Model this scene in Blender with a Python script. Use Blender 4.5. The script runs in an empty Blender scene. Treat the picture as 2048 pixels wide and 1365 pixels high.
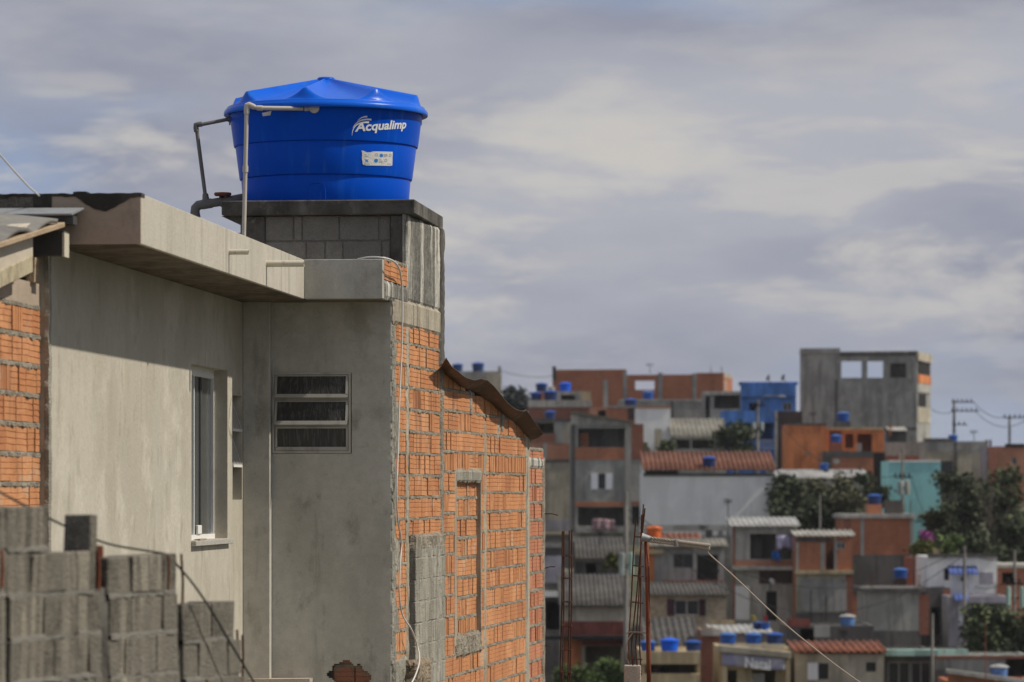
import bpy, bmesh, math, random
from mathutils import Vector, Matrix, noise
R = random.Random(7)
sc = bpy.context.scene
COL = sc.collection
F = 7680.0                     # focal length in photo pixels (135 mm on a 36 mm wide frame)
def rad(d): return math.radians(d)
def W(px, py, Y): return Vector(((px-1024)*Y/F, Y, (985-py)*Y/F))
def ZZ(py, Y): return (985-py)*Y/F
def nz(x, y=0.0, z=0.0): return noise.noise(Vector((x, y, z)))

# ------------------------------------------------------------------ materials
def srgb(r, g, b):
    f = lambda c: (c/255/12.92) if c <= 10 else ((c/255+0.055)/1.055)**2.4
    return (f(r), f(g), f(b))
MATS = {}
def pmat(name, col, rough=.85, layers=(), bump=.15, bscale=40, tint=None, spec=.3, metal=0, coat=0, bstretch=(1,1,1), fine=.12, bdist=.02):
    """base colour + noise layers (scale vec, lo, hi, colour, strength) in object space"""
    m = bpy.data.materials.new(name); m.use_nodes = True
    nt = m.node_tree; N = nt.nodes; L = nt.links
    b = N['Principled BSDF']
    tc = N.new('ShaderNodeTexCoord')
    src = None
    if tint:
        at = N.new('ShaderNodeAttribute'); at.attribute_name = 'tint'
        rp = N.new('ShaderNodeValToRGB'); cr = rp.color_ramp
        for i, (p, c) in enumerate(tint):
            e = cr.elements[i] if i < 2 else cr.elements.new(p)
            e.position = p; e.color = (*c, 1)
        L.new(at.outputs['Fac'], rp.inputs['Fac']); src = rp.outputs['Color']
    else:
        rgb = N.new('ShaderNodeRGB'); rgb.outputs[0].default_value = (*col, 1); src = rgb.outputs[0]
    lay = list(layers)
    if fine: 
        lay.append(((14, 14, 14), .35, .7, tuple(c*.62 for c in col), fine*2))
        lay.append(((90, 90, 90), .4, .75, tuple(min(1, c*1.35) for c in col), fine*1.5))
    for i, (s, lo, hi, c, k) in enumerate(lay):
        mp = N.new('ShaderNodeMapping'); mp.inputs['Scale'].default_value = s
        mp.inputs['Location'].default_value = (i*3.7+len(name), i*1.3, i*2.1)
        L.new(tc.outputs['Object'], mp.inputs['Vector'])
        no = N.new('ShaderNodeTexNoise'); no.inputs['Scale'].default_value = 1; no.inputs['Detail'].default_value = 5
        no.inputs['Roughness'].default_value = .6
        L.new(mp.outputs[0], no.inputs['Vector'])
        mr = N.new('ShaderNodeMapRange'); mr.inputs['From Min'].default_value = lo; mr.inputs['From Max'].default_value = hi
        mr.inputs['To Max'].default_value = k; mr.interpolation_type = 'SMOOTHSTEP'
        L.new(no.outputs['Fac'], mr.inputs['Value'])
        mx = N.new('ShaderNodeMix'); mx.data_type = 'RGBA'
        L.new(mr.outputs[0], mx.inputs['Factor']); L.new(src, mx.inputs['A']); mx.inputs['B'].default_value = (*c, 1)
        src = mx.outputs['Result']
    L.new(src, b.inputs['Base Color'])
    b.inputs['Roughness'].default_value = rough; b.inputs['Specular IOR Level'].default_value = spec
    b.inputs['Metallic'].default_value = metal; b.inputs['Coat Weight'].default_value = coat
    if bump:
        mp = N.new('ShaderNodeMapping'); mp.inputs['Scale'].default_value = tuple(bscale*k for k in bstretch)
        L.new(tc.outputs['Object'], mp.inputs['Vector'])
        no = N.new('ShaderNodeTexNoise'); no.inputs['Scale'].default_value = 1; no.inputs['Detail'].default_value = 6
        L.new(mp.outputs[0], no.inputs['Vector'])
        bp = N.new('ShaderNodeBump'); bp.inputs['Strength'].default_value = bump; bp.inputs['Distance'].default_value = bdist
        L.new(no.outputs['Fac'], bp.inputs['Height']); L.new(bp.outputs[0], b.inputs['Normal'])
    MATS[name] = m
    return m
def brickmat(name, c1, c2, mortar, scale=1.0):
    """far-off brick faces: coursed hollow bricks as a texture, with weathering"""
    m = bpy.data.materials.new(name); m.use_nodes = True
    nt = m.node_tree; N = nt.nodes; L = nt.links; b = N['Principled BSDF']
    tc = N.new('ShaderNodeTexCoord')
    sp = N.new('ShaderNodeSeparateXYZ'); L.new(tc.outputs['Object'], sp.inputs[0])
    ad = N.new('ShaderNodeMath'); ad.operation = 'ADD'; L.new(sp.outputs[0], ad.inputs[0]); L.new(sp.outputs[1], ad.inputs[1])
    cb = N.new('ShaderNodeCombineXYZ'); L.new(ad.outputs[0], cb.inputs[0]); L.new(sp.outputs[2], cb.inputs[1])
    br = N.new('ShaderNodeTexBrick'); L.new(cb.outputs[0], br.inputs['Vector'])
    br.inputs['Scale'].default_value = 1/scale
    br.inputs['Brick Width'].default_value = .3; br.inputs['Row Height'].default_value = .2; br.inputs['Mortar Size'].default_value = .012
    br.inputs['Color1'].default_value = (*c1, 1); br.inputs['Color2'].default_value = (*c2, 1); br.inputs['Mortar'].default_value = (*mortar, 1)
    src = br.outputs['Color']
    for i, (s, lo, hi, c, k) in enumerate([((.5, .5, .35), .45, .72, tuple(x*.55 for x in c1), .6), ((2.2, 2.2, 1.2), .5, .75, tuple(x*1.3 for x in c2), .4), ((3, 3, .4), .58, .75, (.08, .06, .05), .5)]):
        mp = N.new('ShaderNodeMapping'); mp.inputs['Scale'].default_value = s; mp.inputs['Location'].default_value = (i*3.1, 2*i, i)
        L.new(tc.outputs['Object'], mp.inputs['Vector'])
        no = N.new('ShaderNodeTexNoise'); no.inputs['Scale'].default_value = 1; no.inputs['Detail'].default_value = 4
        L.new(mp.outputs[0], no.inputs['Vector'])
        mr = N.new('ShaderNodeMapRange'); mr.inputs['From Min'].default_value = lo; mr.inputs['From Max'].default_value = hi; mr.inputs['To Max'].default_value = k
        L.new(no.outputs['Fac'], mr.inputs['Value'])
        mx = N.new('ShaderNodeMix'); mx.data_type = 'RGBA'
        L.new(mr.outputs[0], mx.inputs['Factor']); L.new(src, mx.inputs['A']); mx.inputs['B'].default_value = (*c, 1)
        src = mx.outputs['Result']
    L.new(src, b.inputs['Base Color']); b.inputs['Roughness'].default_value = .9; b.inputs['Specular IOR Level'].default_value = .2
    MATS[name] = m
    return m
def glassmat(name, col, rough=.08, spec=.5):
    m = bpy.data.materials.new(name); m.use_nodes = True
    b = m.node_tree.nodes['Principled BSDF']; b.inputs['Base Color'].default_value = (*col, 1)
    b.inputs['Roughness'].default_value = rough; b.inputs['Specular IOR Level'].default_value = spec
    MATS[name] = m; return m

DK = (.035, .032, .028)
# near surfaces
M_PL = pmat('plaster_cream', (.48, .445, .37), .9, [((.5, .5, .4), .44, .62, (.385, .35, .28), .85), ((1.0, .45, .5), .5, .58, (.41, .385, .325), .6), ((2.6, 2.0, .3), .5, .68, (.38, .34, .265), .3), ((.35, 1.5, .25), .52, .62, (.40, .36, .28), .4),
        ((1.3, 1.3, .9), .5, .75, (.53, .48, .4), .7), ((9, 6, 1.6), .6, .70, (.26, .23, .18), .5), ((1.3, 1.0, 1.4), .5, .66, (.42, .385, .31), .6), ((2.2, 1.4, 1.6), .53, .64, (.56, .525, .45), .6), ((4, 1.2, .8), .58, .66, (.32, .285, .22), .35), ((34, 34, 12), .62, .72, (.3, .27, .21), .5), ((5, 5, 3), .56, .72, (.27, .24, .19), .5)], .25, 30, fine=.1)
M_PG = pmat('plaster_grey', (.49, .475, .425), .92, [((.9, .9, .7), .42, .66, (.38, .365, .325), .85), ((2.5, 2.5, 1.6), .48, .70, (.55, .535, .48), .65), ((1.2, 2.2, .35), .56, .66, (.33, .31, .27), .5), ((1.7, 1.7, 1.3), .54, .66, (.25, .23, .19), .6),
        ((6, 6, 3), .56, .74, (.16, .145, .125), .6), ((5, 5, .8), .6, .76, (.15, .13, .11), .45), ((30, 30, 30), .6, .8, (.14, .12, .1), .5)], .4, 26, fine=.14)
M_CF = pmat('concrete_fascia', (.49, .455, .385), .9, [((.8, .8, .4), .42, .7, (.36, .33, .27), .7), ((7, 7, .5), .5, .72, (.28, .25, .2), .65), ((16, 16, .8), .58, .75, (.19, .17, .14), .45), ((3, 3, 3), .55, .78, (.5, .47, .41), .6)], .25, 40, fine=.12)
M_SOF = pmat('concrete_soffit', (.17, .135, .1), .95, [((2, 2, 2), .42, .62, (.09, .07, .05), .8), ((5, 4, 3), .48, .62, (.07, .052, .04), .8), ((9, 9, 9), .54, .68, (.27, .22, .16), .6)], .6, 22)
M_END = pmat('concrete_brown', (.42, .34, .265), .95, [((1.5, 1.5, 1.5), .4, .65, (.32, .25, .19), .7), ((6, 6, 3), .56, .7, (.22, .18, .14), .5)], .3, 30)
M_MOLD = pmat('mouldy_black', (.04, .037, .032), .95, [((4, 4, 3), .5, .7, (.11, .1, .085), .7)], .5, 40)
M_SLAB = pmat('concrete_mould', (.105, .098, .086), .95, [((3, 3, 3), .42, .66, (.035, .032, .028), .85), ((6, 6, 1.4), .52, .7, (.19, .18, .155), .7), ((14, 14, 14), .58, .74, (.26, .24, .2), .6)], .6, 30)
M_STK = pmat('concrete_streaked', (.52, .50, .44), .95, [((9, 3.4, .22), .44, .54, (.05, .046, .04), .97), ((22, 9, .5), .5, .58, (.05, .047, .04), .8), ((2.2, 2.2, 2), .5, .72, (.2, .185, .155), .6)], .5, 34, fine=.16)
M_BEI = pmat('concrete_beige', (.40, .355, .275), .92, [((6, 6, .9), .44, .6, (.25, .215, .16), .8), ((11, 7, .5), .53, .6, (.09, .08, .066), .75), ((3, 3, 3), .55, .72, (.2, .18, .14), .5), ((15, 15, 2), .6, .76, (.1, .09, .07), .6)], .5, 34, fine=.16)
M_MOR = pmat('mortar', (.36, .32, .255), .95, [((4, 4, 4), .42, .6, (.2, .17, .13), .8), ((22, 22, 22), .48, .62, (.1, .085, .065), .7)], .9, 60, fine=.2, bdist=.03)
M_MORD = pmat('mortar_deep', (.2, .17, .13), .95, [((12, 12, 12), .42, .65, (.1, .085, .065), .7)], .7, 60)
TC = (.545, .248, .105)
M_BR = pmat('terracotta', TC, .88, [((.7, .7, .5), .42, .62, (.45, .185, .08), .7), ((1.9, 1.9, 2.6), .52, .64, (.64, .31, .16), .5), ((7, 7, 7), .52, .68, (.33, .12, .055), .6), ((26, 26, 3), .58, .76, (.7, .32, .16), .45), ((4.5, 4.5, .6), .56, .68, (.13, .085, .06), .6), ((2.7, 2.7, 2.7), .58, .68, (.5, .4, .29), .55)], .3, 70,
        tint=[(0, (.37, .145, .065)), (1, (.63, .31, .15)), (.5, TC)], fine=.14)
M_BRD = pmat('terracotta_pale', (.5, .21, .12), .88, [((.9, .9, .6), .45, .7, (.38, .15, .085), .7), ((8, 8, 1.5), .6, .76, (.16, .1, .07), .6)], .3, 70,
        tint=[(0, (.42, .15, .075)), (1, (.55, .25, .14))], fine=.14)
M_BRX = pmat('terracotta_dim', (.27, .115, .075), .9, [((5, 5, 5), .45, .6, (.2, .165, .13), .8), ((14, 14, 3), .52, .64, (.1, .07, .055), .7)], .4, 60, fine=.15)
M_BLK = pmat('block_grey', (.25, .238, .21), .95, [((2.5, 2.5, 2.5), .4, .66, (.17, .16, .14), .8), ((40, 40, 40), .5, .75, (.1, .095, .085), .5), ((1.8, 1.8, 1.8), .56, .72, (.3, .265, .2), .6)], .8, 90, fine=.2,
        tint=[(0, (.19, .182, .165)), (1, (.28, .262, .225))])
M_BLL = pmat('block_lime', (.35, .33, .275), .95, [((8, 7, .6), .47, .6, (.2, .185, .15), .75), ((2.4, 2.4, 1), .48, .6, (.21, .2, .165), .75), ((20, 14, 1.2), .53, .64, (.1, .092, .078), .65), ((5, 5, 5), .56, .66, (.44, .41, .35), .6)], .8, 60, fine=.2)
M_BLS = pmat('block_stained', (.33, .3, .24), .95, [((4, 6, .45), .455, .52, (.045, .04, .034), .93), ((12, 15, .6), .52, .57, (.06, .053, .045), .8), ((1.5, 1.5, 2), .44, .58, (.13, .118, .098), .8), ((3, 3, 3), .62, .75, (.45, .41, .3), .5)], .8, 60, fine=.2,
        tint=[(0, (.15, .136, .11)), (1, (.31, .28, .22))])
M_AL = pmat('aluminium', (.45, .43, .385), .45, [((6, 6, 2), .5, .7, (.22, .2, .17), .6)], .06, 60, metal=.25, fine=.05)
M_WH = pmat('white_paint', (.78, .78, .76), .4, [((5, 5, 2), .55, .75, (.55, .54, .5), .4)], .05, 60, fine=.05)
M_GL = pmat('window_glass', (.048, .047, .043), .22, [((14, 14, 5), .5, .64, (.06, .058, .052), .8), ((46, 46, 3.5), .5, .6, (.11, .105, .095), .65)], .25, 26, spec=.35, fine=0, bstretch=(3, 3, .15))
M_GL2 = glassmat('window_glass_blue', (.075, .082, .085), .1, .6)
M_STONE = pmat('granite_sill', (.46, .44, .4), .6, [((60, 60, 60), .5, .6, (.2, .19, .18), .8)], .1, 80)
M_PVW = pmat('pvc_white', (.5, .465, .41), .45, [((8, 8, 3), .5, .72, (.36, .32, .26), .6)], .08, 60, fine=.06)
M_PVG = pmat('pvc_grey', (.135, .132, .128), .55, [((6, 6, 6), .5, .7, (.2, .195, .185), .6)], .1, 60)
M_PVB = pmat('pvc_cream', (.60, .55, .44), .5, [((12, 12, 12), .58, .72, (.2, .17, .12), .7)], .08, 60)
BLU = (.001, .074, .545)
M_TK = pmat('tank_blue', BLU, .36, [((2, 2, 1), .45, .7, (.003, .075, .52), .6), ((9, 9, .8), .56, .72, (.01, .12, .66), .5), ((30, 30, 12), .62, .74, (.03, .12, .52), .35), ((12, 12, 1.1), .58, .72, (.05, .15, .5), .4)], .05, 14, spec=.07, fine=0)
M_LID = pmat('lid_blue', (.004, .115, .66), .3, [((3, 3, 3), .45, .7, (.004, .09, .55), .6), ((14, 14, 14), .6, .74, (.04, .18, .6), .35), ((5, 5, 5), .56, .7, (.03, .17, .55), .45)], .05, 12, spec=.17, fine=0)
M_LOGO = pmat('logo_white', (.74, .76, .79), .5, [((40, 40, 40), .6, .75, (.4, .45, .55), .4)], 0, fine=0)
M_STK2 = pmat('sticker_paper', (.7, .7, .69), .5, [((14, 14, 14), .5, .7, (.52, .52, .5), .6)], .3, 60, fine=.05)
M_STB = pmat('sticker_blue', (.02, .22, .62), .5, (), 0, fine=0)
M_STD = pmat('sticker_print', (.14, .14, .16), .6, (), 0, fine=0)
M_RUST = pmat('rust', (.085, .035, .02), .9, [((20, 20, 3), .45, .65, (.16, .06, .03), .7), ((40, 40, 40), .5, .7, (.03, .018, .014), .7)], .5, 80)
M_RUSTR = pmat('rust_red', (.2, .06, .03), .85, [((10, 10, 4), .45, .65, (.11, .035, .02), .8), ((30, 30, 8), .56, .72, (.3, .12, .06), .6)], .4, 80)
M_SHEET = pmat('rusty_sheet', (.11, .06, .036), .6, [((2.4, 1.6, 2), .42, .62, (.06, .035, .024), .85), ((8, 5, 8), .52, .7, (.3, .17, .09), .6), ((20, 14, 20), .56, .72, (.035, .026, .022), .7)], .3, 40, metal=.25)
M_FIB = pmat('fibrocement', (.2, .193, .18), .95, [((2, 2, 2), .42, .68, (.1, .096, .09), .8), ((9, 9, 9), .55, .72, (.28, .27, .25), .5)], .4, 50)
M_ZINC = pmat('zinc', (.30, .315, .325), .55, [((5, 5, 5), .5, .7, (.2, .21, .215), .7)], .2, 30, metal=.2)
M_DKM = pmat('dark_metal', (.07, .07, .07), .7, [((5, 5, 5), .5, .7, (.035, .034, .034), .7)], .2, 40)
M_WOOD = pmat('weathered_wood', (.4, .3, .2), .85, [((3, 3, 24), .45, .65, (.26, .18, .11), .7), ((8, 8, 8), .58, .73, (.46, .38, .28), .6)], .4, 50)
M_WOODL = pmat('pale_board', (.52, .46, .37), .8, [((2, 2, 5), .5, .7, (.42, .36, .28), .6)], .15, 50)
M_WOODS = pmat('stained_board', (.45, .39, .27), .85, [((6, 6, 3), .48, .66, (.24, .2, .13), .8), ((14, 14, 14), .56, .72, (.12, .1, .07), .6)], .3, 50)
M_CAB = pmat('cable_white', (.62, .61, .58), .5, (), 0, fine=.05)
M_CABK = pmat('cable_black', (.03, .028, .026), .6, (), 0, fine=.05)
M_CABP = pmat('cable_pale', (.4, .355, .29), .7, [((60, 60, 60), .5, .7, (.2, .17, .13), .6)], .3, 90)
M_STUB = pmat('concrete_stub', (.5, .44, .37), .95, [((8, 8, 8), .55, .7, (.3, .25, .2), .7), ((30, 30, 30), .62, .74, (.08, .07, .06), .8)], .8, 60)
M_CHUNK = pmat('broken_lump', (.3, .24, .17), .95, [((10, 10, 4), .45, .65, (.1, .075, .05), .85), ((20, 20, 20), .55, .72, (.42, .35, .26), .6)], .9, 40, bdist=.05)

# ------------------------------------------------------------------ mesh building
ORG = {}
class FR:
    """local frame: a along u, b along n (out), z up"""
    def __init__(s, o, u, n): s.o, s.u, s.n = Vector(o), Vector(u).normalized(), Vector(n).normalized()
    def __call__(s, a, b, z): return s.o + s.u*a + s.n*b + Vector((0, 0, z))
ID = FR((0, 0, 0), (1, 0, 0), (0, 1, 0))
class MB:
    def __init__(s, fr=ID): s.v = []; s.f = []; s.t = []; s.fr = fr
    def add(s, vs, fs, t=.5, raw=False):
        k = len(s.v)
        s.v += [Vector(p) if raw else s.fr(*p) for p in vs]
        s.f += [tuple(i+k for i in f) for f in fs]; s.t += [t]*len(fs)
        return s
    def box(s, a0, a1, b0, b1, z0, z1, t=.5, jit=0):
        vs = [(a, b, z) for z in (z0, z1) for b in (b0, b1) for a in (a0, a1)]
        if jit: vs = [tuple(c+R.uniform(-jit, jit) for c in p) for p in vs]
        return s.add(vs, [(0, 2, 3, 1), (4, 5, 7, 6), (0, 1, 5, 4), (2, 6, 7, 3), (0, 4, 6, 2), (1, 3, 7, 5)], t)
    def prism(s, poly, b0, b1, t=.5):
        """poly in (a,z), extruded b0..b1"""
        n = len(poly)
        vs = [(a, b0, z) for a, z in poly]+[(a, b1, z) for a, z in poly]
        fs = [tuple(range(n)), tuple(range(2*n-1, n-1, -1))]+[(i, n+i, n+(i+1) % n, (i+1) % n) for i in range(n)]
        return s.add(vs, fs, t)
    def tube(s, pts, r, seg=8, t=.5, cap=True, r2=None, raw=False):
        P = [Vector(p) if raw else s.fr(*p) for p in pts]; n = len(P); vs = []
        rs = r if isinstance(r, (list, tuple)) else [r+((r2 if r2 is not None else r)-r)*i/max(1, n-1) for i in range(n)]
        up = Vector((.13, .31, .94)); prev = None
        for i, p in enumerate(P):
            d = (P[min(i+1, n-1)]-P[max(i-1, 0)]).normalized()
            x = (prev if prev is not None else up.cross(d)); x = (x-d*x.dot(d))
            if x.length < 1e-5: x = d.orthogonal()
            x.normalize(); prev = x; y = d.cross(x)
            vs += [p+(x*math.cos(k*2*math.pi/seg)+y*math.sin(k*2*math.pi/seg))*rs[i] for k in range(seg)]
        fs = [(i*seg+k, i*seg+(k+1) % seg, (i+1)*seg+(k+1) % seg, (i+1)*seg+k) for i in range(n-1) for k in range(seg)]
        if cap: fs += [tuple(range(seg-1, -1, -1)), tuple((n-1)*seg+k for k in range(seg))]
        return s.add(vs, fs, t, raw=True)
    def lathe(s, c, prof, seg=48, t=.5):
        """prof list of (r,z) about world point c"""
        vs = [Vector((c[0]+r*math.cos(k*2*math.pi/seg), c[1]+r*math.sin(k*2*math.pi/seg), c[2]+z)) for r, z in prof for k in range(seg)]
        fs = [(i*seg+k, i*seg+(k+1) % seg, (i+1)*seg+(k+1) % seg, (i+1)*seg+k) for i in range(len(prof)-1) for k in range(seg)]
        return s.add(vs, fs, t, raw=True)
    def build(s, name, mat, parent=None, smooth=False, bevel=0, org=None, solid=0):
        me = bpy.data.meshes.new(name)
        if parent is not None: o3 = ORG[parent.name]
        elif org is not None: o3 = Vector(org)
        else:
            xs = [min(p[i] for p in s.v) for i in range(3)]; xe = [max(p[i] for p in s.v) for i in range(3)]
            o3 = Vector(((xs[0]+xe[0])/2, (xs[1]+xe[1])/2, xs[2]))
        me.from_pydata([p-o3 for p in s.v], [], s.f)
        at = me.attributes.new('tint', 'FLOAT', 'FACE'); at.data.foreach_set('value', s.t)
        me.materials.append(mat)
        bm = bmesh.new(); bm.from_mesh(me); bmesh.ops.remove_doubles(bm, verts=bm.verts, dist=1e-4); bmesh.ops.recalc_face_normals(bm, faces=bm.faces)
        if bevel: 
            es = [e for e in bm.edges if len(e.link_faces) == 2 and e.calc_face_angle(0) > .6]
            bmesh.ops.bevel(bm, geom=es, offset=bevel, segments=1, affect='EDGES', clamp_overlap=True)
        bm.to_mesh(me); bm.free()
        if smooth:
            for p in me.polygons: p.use_smooth = True
            if smooth != 'all': me.set_sharp_from_angle(angle=rad(38))
        o = bpy.data.objects.new(name, me); COL.objects.link(o)
        if parent is not None: o.parent = parent
        else: o.location = o3
        ORG[o.name] = o3
        if solid:
            md = o.modifiers.new('thickness', 'SOLIDIFY'); md.thickness = solid; md.offset = -1
        return o
def tag(o, label, cat, group=None, kind=None):
    if label: o['label'] = label
    if cat: o['category'] = cat
    if group: o['group'] = group
    if kind: o['kind'] = kind
    return o
def thing(name, label, cat, loc, group=None):
    o = bpy.data.objects.new(name, None); COL.objects.link(o); o.location = loc; o.empty_display_size = .3
    ORG[o.name] = Vector(loc)
    return tag(o, label, cat, group)
def plab(o, label): o['label'] = label; return o

def cellwall(mb, a0, a1, z0, z1, b0, b1, holes=(), t=.5):
    """a slab wall with real rectangular openings (a0,a1,z0,z1)"""
    A = sorted({a0, a1} | {min(max(x, a0), a1) for h in holes for x in h[:2]})
    Z = sorted({z0, z1} | {min(max(x, z0), z1) for h in holes for x in h[2:4]})
    na, nzz = len(A)-1, len(Z)-1
    def solid(i, j):
        if i < 0 or j < 0 or i >= na or j >= nzz: return False
        ca, cz = (A[i]+A[i+1])/2, (Z[j]+Z[j+1])/2
        return not any(h[0] < ca < h[1] and h[2] < cz < h[3] for h in holes)
    for i in range(na):
        for j in range(nzz):
            if not solid(i, j): continue
            x0, x1, y0, y1 = A[i], A[i+1], Z[j], Z[j+1]
            q = lambda *p: mb.add(p, [(0, 1, 2, 3)], t)
            q((x0, b1, y0), (x1, b1, y0), (x1, b1, y1), (x0, b1, y1))
            q((x0, b0, y0), (x0, b0, y1), (x1, b0, y1), (x1, b0, y0))
            if not solid(i-1, j): q((x0, b0, y0), (x0, b1, y0), (x0, b1, y1), (x0, b0, y1))
            if not solid(i+1, j): q((x1, b0, y0), (x1, b0, y1), (x1, b1, y1), (x1, b1, y0))
            if not solid(i, j-1): q((x0, b0, y0), (x1, b0, y0), (x1, b1, y0), (x0, b1, y0))
            if not solid(i, j+1): q((x0, b0, y1), (x0, b1, y1), (x1, b1, y1), (x1, b0, y1))
    return mb

def one_brick(mb, a0, a1, z0, z1, b, mode, top=None):
    t = min(1, max(0, R.gauss(.5, .24)))
    o1, o2, tl = R.uniform(-.006, .006), R.uniform(-.006, .006), R.uniform(-.003, .003)
    dep = .07
    if mode == 'h':
        n = 4; h = z1-z0; g = .0042; prof = []
        for i in range(n):
            lo = z0+h*i/n+(g if i else 0); hi = z0+h*(i+1)/n-(g if i < n-1 else 0)
            prof += [(lo, 0), (hi, 0)]
            if i < n-1: prof += [(hi+.002, -.0045), (hi+2*g-.002, -.0045)]
        prof = [(z0, -dep)]+prof+[(z1, -dep)]
        m = 4; vs = []
        for k in range(m):
            f = k/(m-1); a = a0+(a1-a0)*f
            wob = nz(a*9, z0*5)*.004
            for z, d in prof:
                zz = z+tl*(f-.5)*2+(wob if z0 < z < z1 else 0)
                if top: zz = min(zz, top(a))
                vs.append((a, b+d+o1*(1-f)+o2*f+nz(a*14, z*30)*.0025, zz))
        np_ = len(prof)
        fs = [(k*np_+i, (k+1)*np_+i, (k+1)*np_+i+1, k*np_+i+1) for k in range(m-1) for i in range(np_-1)]
        fs += [tuple(range(np_-1, -1, -1)), tuple((m-1)*np_+i for i in range(np_))]
        mb.add(vs, fs, t)
    else:                       # grooves upright: brick laid on end
        w = a1-a0; n = max(2, int(w/.055)); g = .006; prof = []
        for i in range(n):
            lo = a0+w*i/n+(g if i else 0); hi = a0+w*(i+1)/n-(g if i < n-1 else 0)
            q = R.uniform(-.004, .004)
            prof += [(lo, q), (hi, q)]
            if i < n-1: prof += [(hi+.002, -.011), (hi+2*g-.002, -.011)]
        prof = [(a0, -dep)]+prof+[(a1, -dep)]
        vs = []
        for z in (z0, z1):
            for a, d in prof:
                zz = min(z, top(a)) if top else z
                vs.append((a, b+d+o1, zz))
        np_ = len(prof)
        fs = [(i, i+1, np_+i+1, np_+i) for i in range(np_-1)]+[tuple(range(np_-1, -1, -1)), tuple(range(np_, 2*np_))]
        mb.add(vs, fs, t)

def bricks(fr, a0, a1, z0, z1, b=0, zref=0., course=.2, joint=.027, lens=(.28, .38), holes=(), vrows=(), top=None, backing=True, vprob=.12, smear=.014):
    mb, mt = MB(fr), MB(fr)
    k0 = math.floor((z0-zref)/course); k1 = math.ceil((z1-zref)/course)
    for k in range(k0, k1):
        zb, zt = zref+k*course, zref+(k+1)*course
        lo, hi = max(zb, z0), min(zt-joint, z1)
        iv = [(a0, a1)]
        for h in holes:
            if h[2] < (zb+zt)/2 < h[3]:
                iv = [p for s, e in iv for p in ((s, min(e, h[0])), (max(s, h[1]), e)) if p[1]-p[0] > .02]
        if hi-lo > .03:
            for s, e in iv:
                a = s-R.uniform(0, .1) if s == a0 else s
                md = 'v' if k in vrows else ('v' if R.random() < vprob*.5 else 'h')
                while a < e-.02:
                    L = R.choice(lens)*R.uniform(.93, 1.05) if md == 'h' else R.uniform(.2, .4)
                    q0, q1 = max(a, s), min(a+L, e)
                    if e-q1 < .06: q1 = e
                    if q1-q0 > .025 and (top is None or top(q0) > lo+.03 or top(q1) > lo+.03):
                        tf = None
                        if top is not None: tf = lambda x, lo=lo: max(lo+.004, top(x))
                        one_brick(mb, q0, q1, lo+R.uniform(0, .004), hi+R.uniform(-.004, .006), b, md if R.random() > vprob else ('v' if md == 'h' else 'h'), tf)
                    a = q1+R.choice((.004, .008, .014, .022))
        # bed mortar: a lumpy ribbon squeezed out of the joint on top of this course
        zj = zt-joint/2
        if z0 <= zj <= z1+.02:
            for s, e in iv:
                n = max(2, int((e-s)/.025)); vs = []
                for i in range(n+1):
                    a = s+(e-s)*i/n
                    tp = top(a) if top else 9e9
                    if zj > tp-.01: vs += [(a, b-.05, tp-.02)]*4; continue
                    o = smear*.25+smear*max(-.6, nz(a*11, zj*7)*1.1+nz(a*43, zj*5)*.7)
                    e1, e2 = R.uniform(0, .016)*(.3+abs(nz(a*6, zj*3))*2), R.uniform(0, .01)
                    vs += [(a, b-.012, zj-joint*.5-e1-.004), (a, b+o, zj-joint*.28-e1), (a, b+o*.8, zj+joint*.25), (a, b-.012, zj+joint*.5+e2)]
                fs = [(i*4+j, (i+1)*4+j, (i+1)*4+j+1, i*4+j+1) for i in range(n) for j in range(3)]
                mt.add(vs, fs)
    bk = MB(fr)
    if backing:
        A = sorted({a0+(a1-a0)*i/max(1, int((a1-a0)/.3)) for i in range(max(1, int((a1-a0)/.3))+1)} | {x for h in holes for x in h[:2] if a0 < x < a1})
        for p, q in zip(A[:-1], A[1:]):
            tp, tq = (min(z1, top(p)-.03), min(z1, top(q)-.03)) if top else (z1, z1)
            h = [h for h in holes if h[0] < (p+q)/2 < h[1]]
            for (l0, l1), (m0, m1) in ([((z0, z0), (tp, tq))] if not h else [((z0, z0), (h[0][2], h[0][2])), ((h[0][3], h[0][3]), (tp, tq))]):
                bk.add([(p, b-.022, l0), (q, b-.022, l1), (q, b-.022, m1), (p, b-.022, m0)], [(0, 1, 2, 3)])
    return mb, mt, bk

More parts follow.
